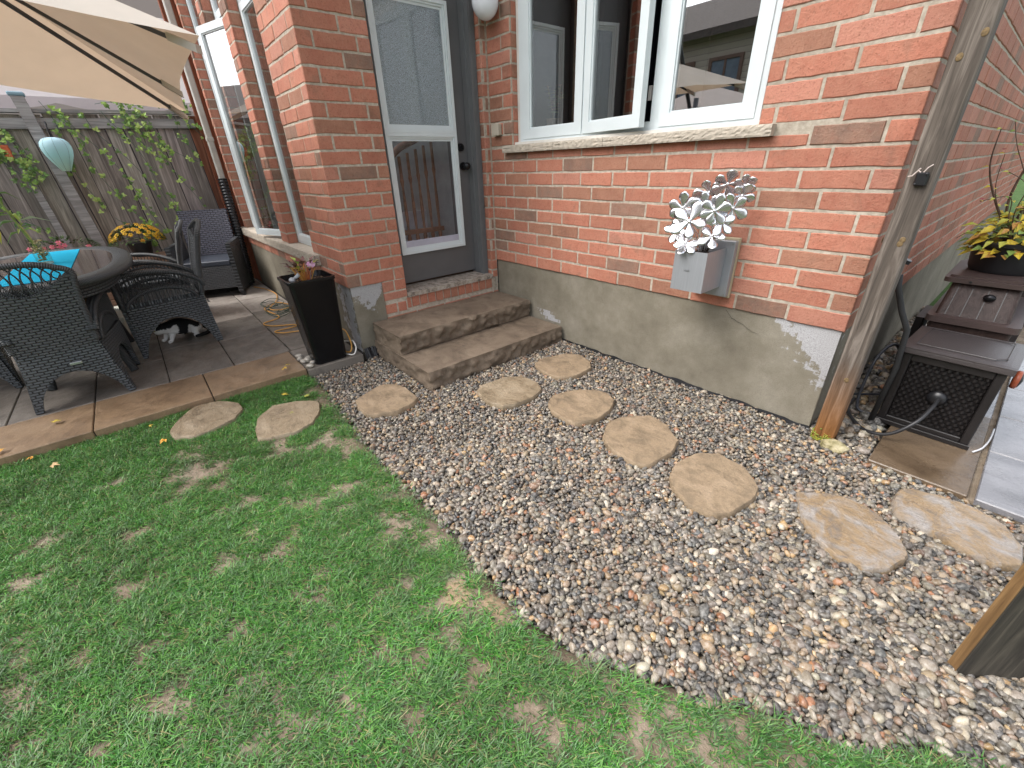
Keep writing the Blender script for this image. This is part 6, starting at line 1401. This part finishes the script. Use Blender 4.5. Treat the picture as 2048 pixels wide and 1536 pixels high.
back_house(-9.6, -.5, -13.5, 4.95, 6.75, 'beige sided house with brown roof mirrored in the right kitchen sash', [(-8.9, 2.9), (-7.2, 2.9), (-5.6, 2.9), (-3.2, 2.9)])
back_house(-21, -10.6, -15, 3.4, 5.2, 'lower grey house mirrored in the middle kitchen sash', [(-17, 1.5), (-13, 1.5)])
back_house(.5, 12, -15, 5.2, 7.8, 'taller beige house behind the camera to the right', [(3, 3), (7, 3)])
u2 = empty('garden_umbrella', (-1.7, -6.4, 0), R(20), 'cream garden umbrella with red underside mirrored in the kitchen window', 'umbrella')
b = MB(); CRM = mat_cloth('cream umbrella cloth', (.62, .58, .54), .3); RED = mat_cloth('red umbrella lining', (.42, .03, .05), .2)
for tag_, dz, m_ in (('canopy', 0, CRM), ('lining', -.03, RED)):
    b = MB()
    for i in range(8):
        a0, a1 = i*math.pi/4, (i+1)*math.pi/4; b.sheet(lambda u, v: ((v*1.7)*(math.cos(a0)*(1-u)+math.cos(a1)*u), (v*1.7)*(math.sin(a0)*(1-u)+math.sin(a1)*u), 2.50+dz-.52*v), 4, 4, 0)
    b.build(tag_, m_, u2, smooth=False, fix=False)
b = MB(); b.cyl((0, 0, 0), (0, 0, 2.5), .025, n=10); b.build('pole', WHITE, u2); b = MB(); b.cyl((0, 0, 0), (0, 0, .09), .28, .24, 20); b.build('base', BLACK, u2)
# plant on the inner sill
kp = empty('potted_jade_plant', (.50, .20, 1.50), 0, 'leggy green plant in a woven pot on the inner sill behind the left kitchen sash', 'potted plant')
b = MB(); b.lathe([(.001, 0), (.045, 0), (.052, .11), (.046, .11), (.001, .10)], (0, 0, 0), 18); b.build('pot', simple('beige woven pot', srgb(150, 132, 112), .8, var=.25, scale=60, bump=.6), kp, smooth=True)
b = MB(); 
for i in range(7):
    a = random.uniform(0, 6.28); q = cr([(0, 0, .1), (.02*math.cos(a), .02*math.sin(a), .18), (.055*math.cos(a), .055*math.sin(a), random.uniform(.22, .32))], 5); b.tube(q, .004, 5, 0, (.16, .13, .08))
    for j in range(3, len(q)):
        for k in range(3): t = random.uniform(0, 6.28); b.leaf(q[j], (math.cos(t), math.sin(t), .4), (0, 0, 1), .035, .018, random.choice([(.12, .20, .09), (.20, .30, .12), (.35, .12, .10)]))
b.build('foliage', LEAF, kp)
b = MB(); b.box(.30, 2.04, .13, .34, 1.465, 1.495); o = b.build('inner_sill', WHITE, house)
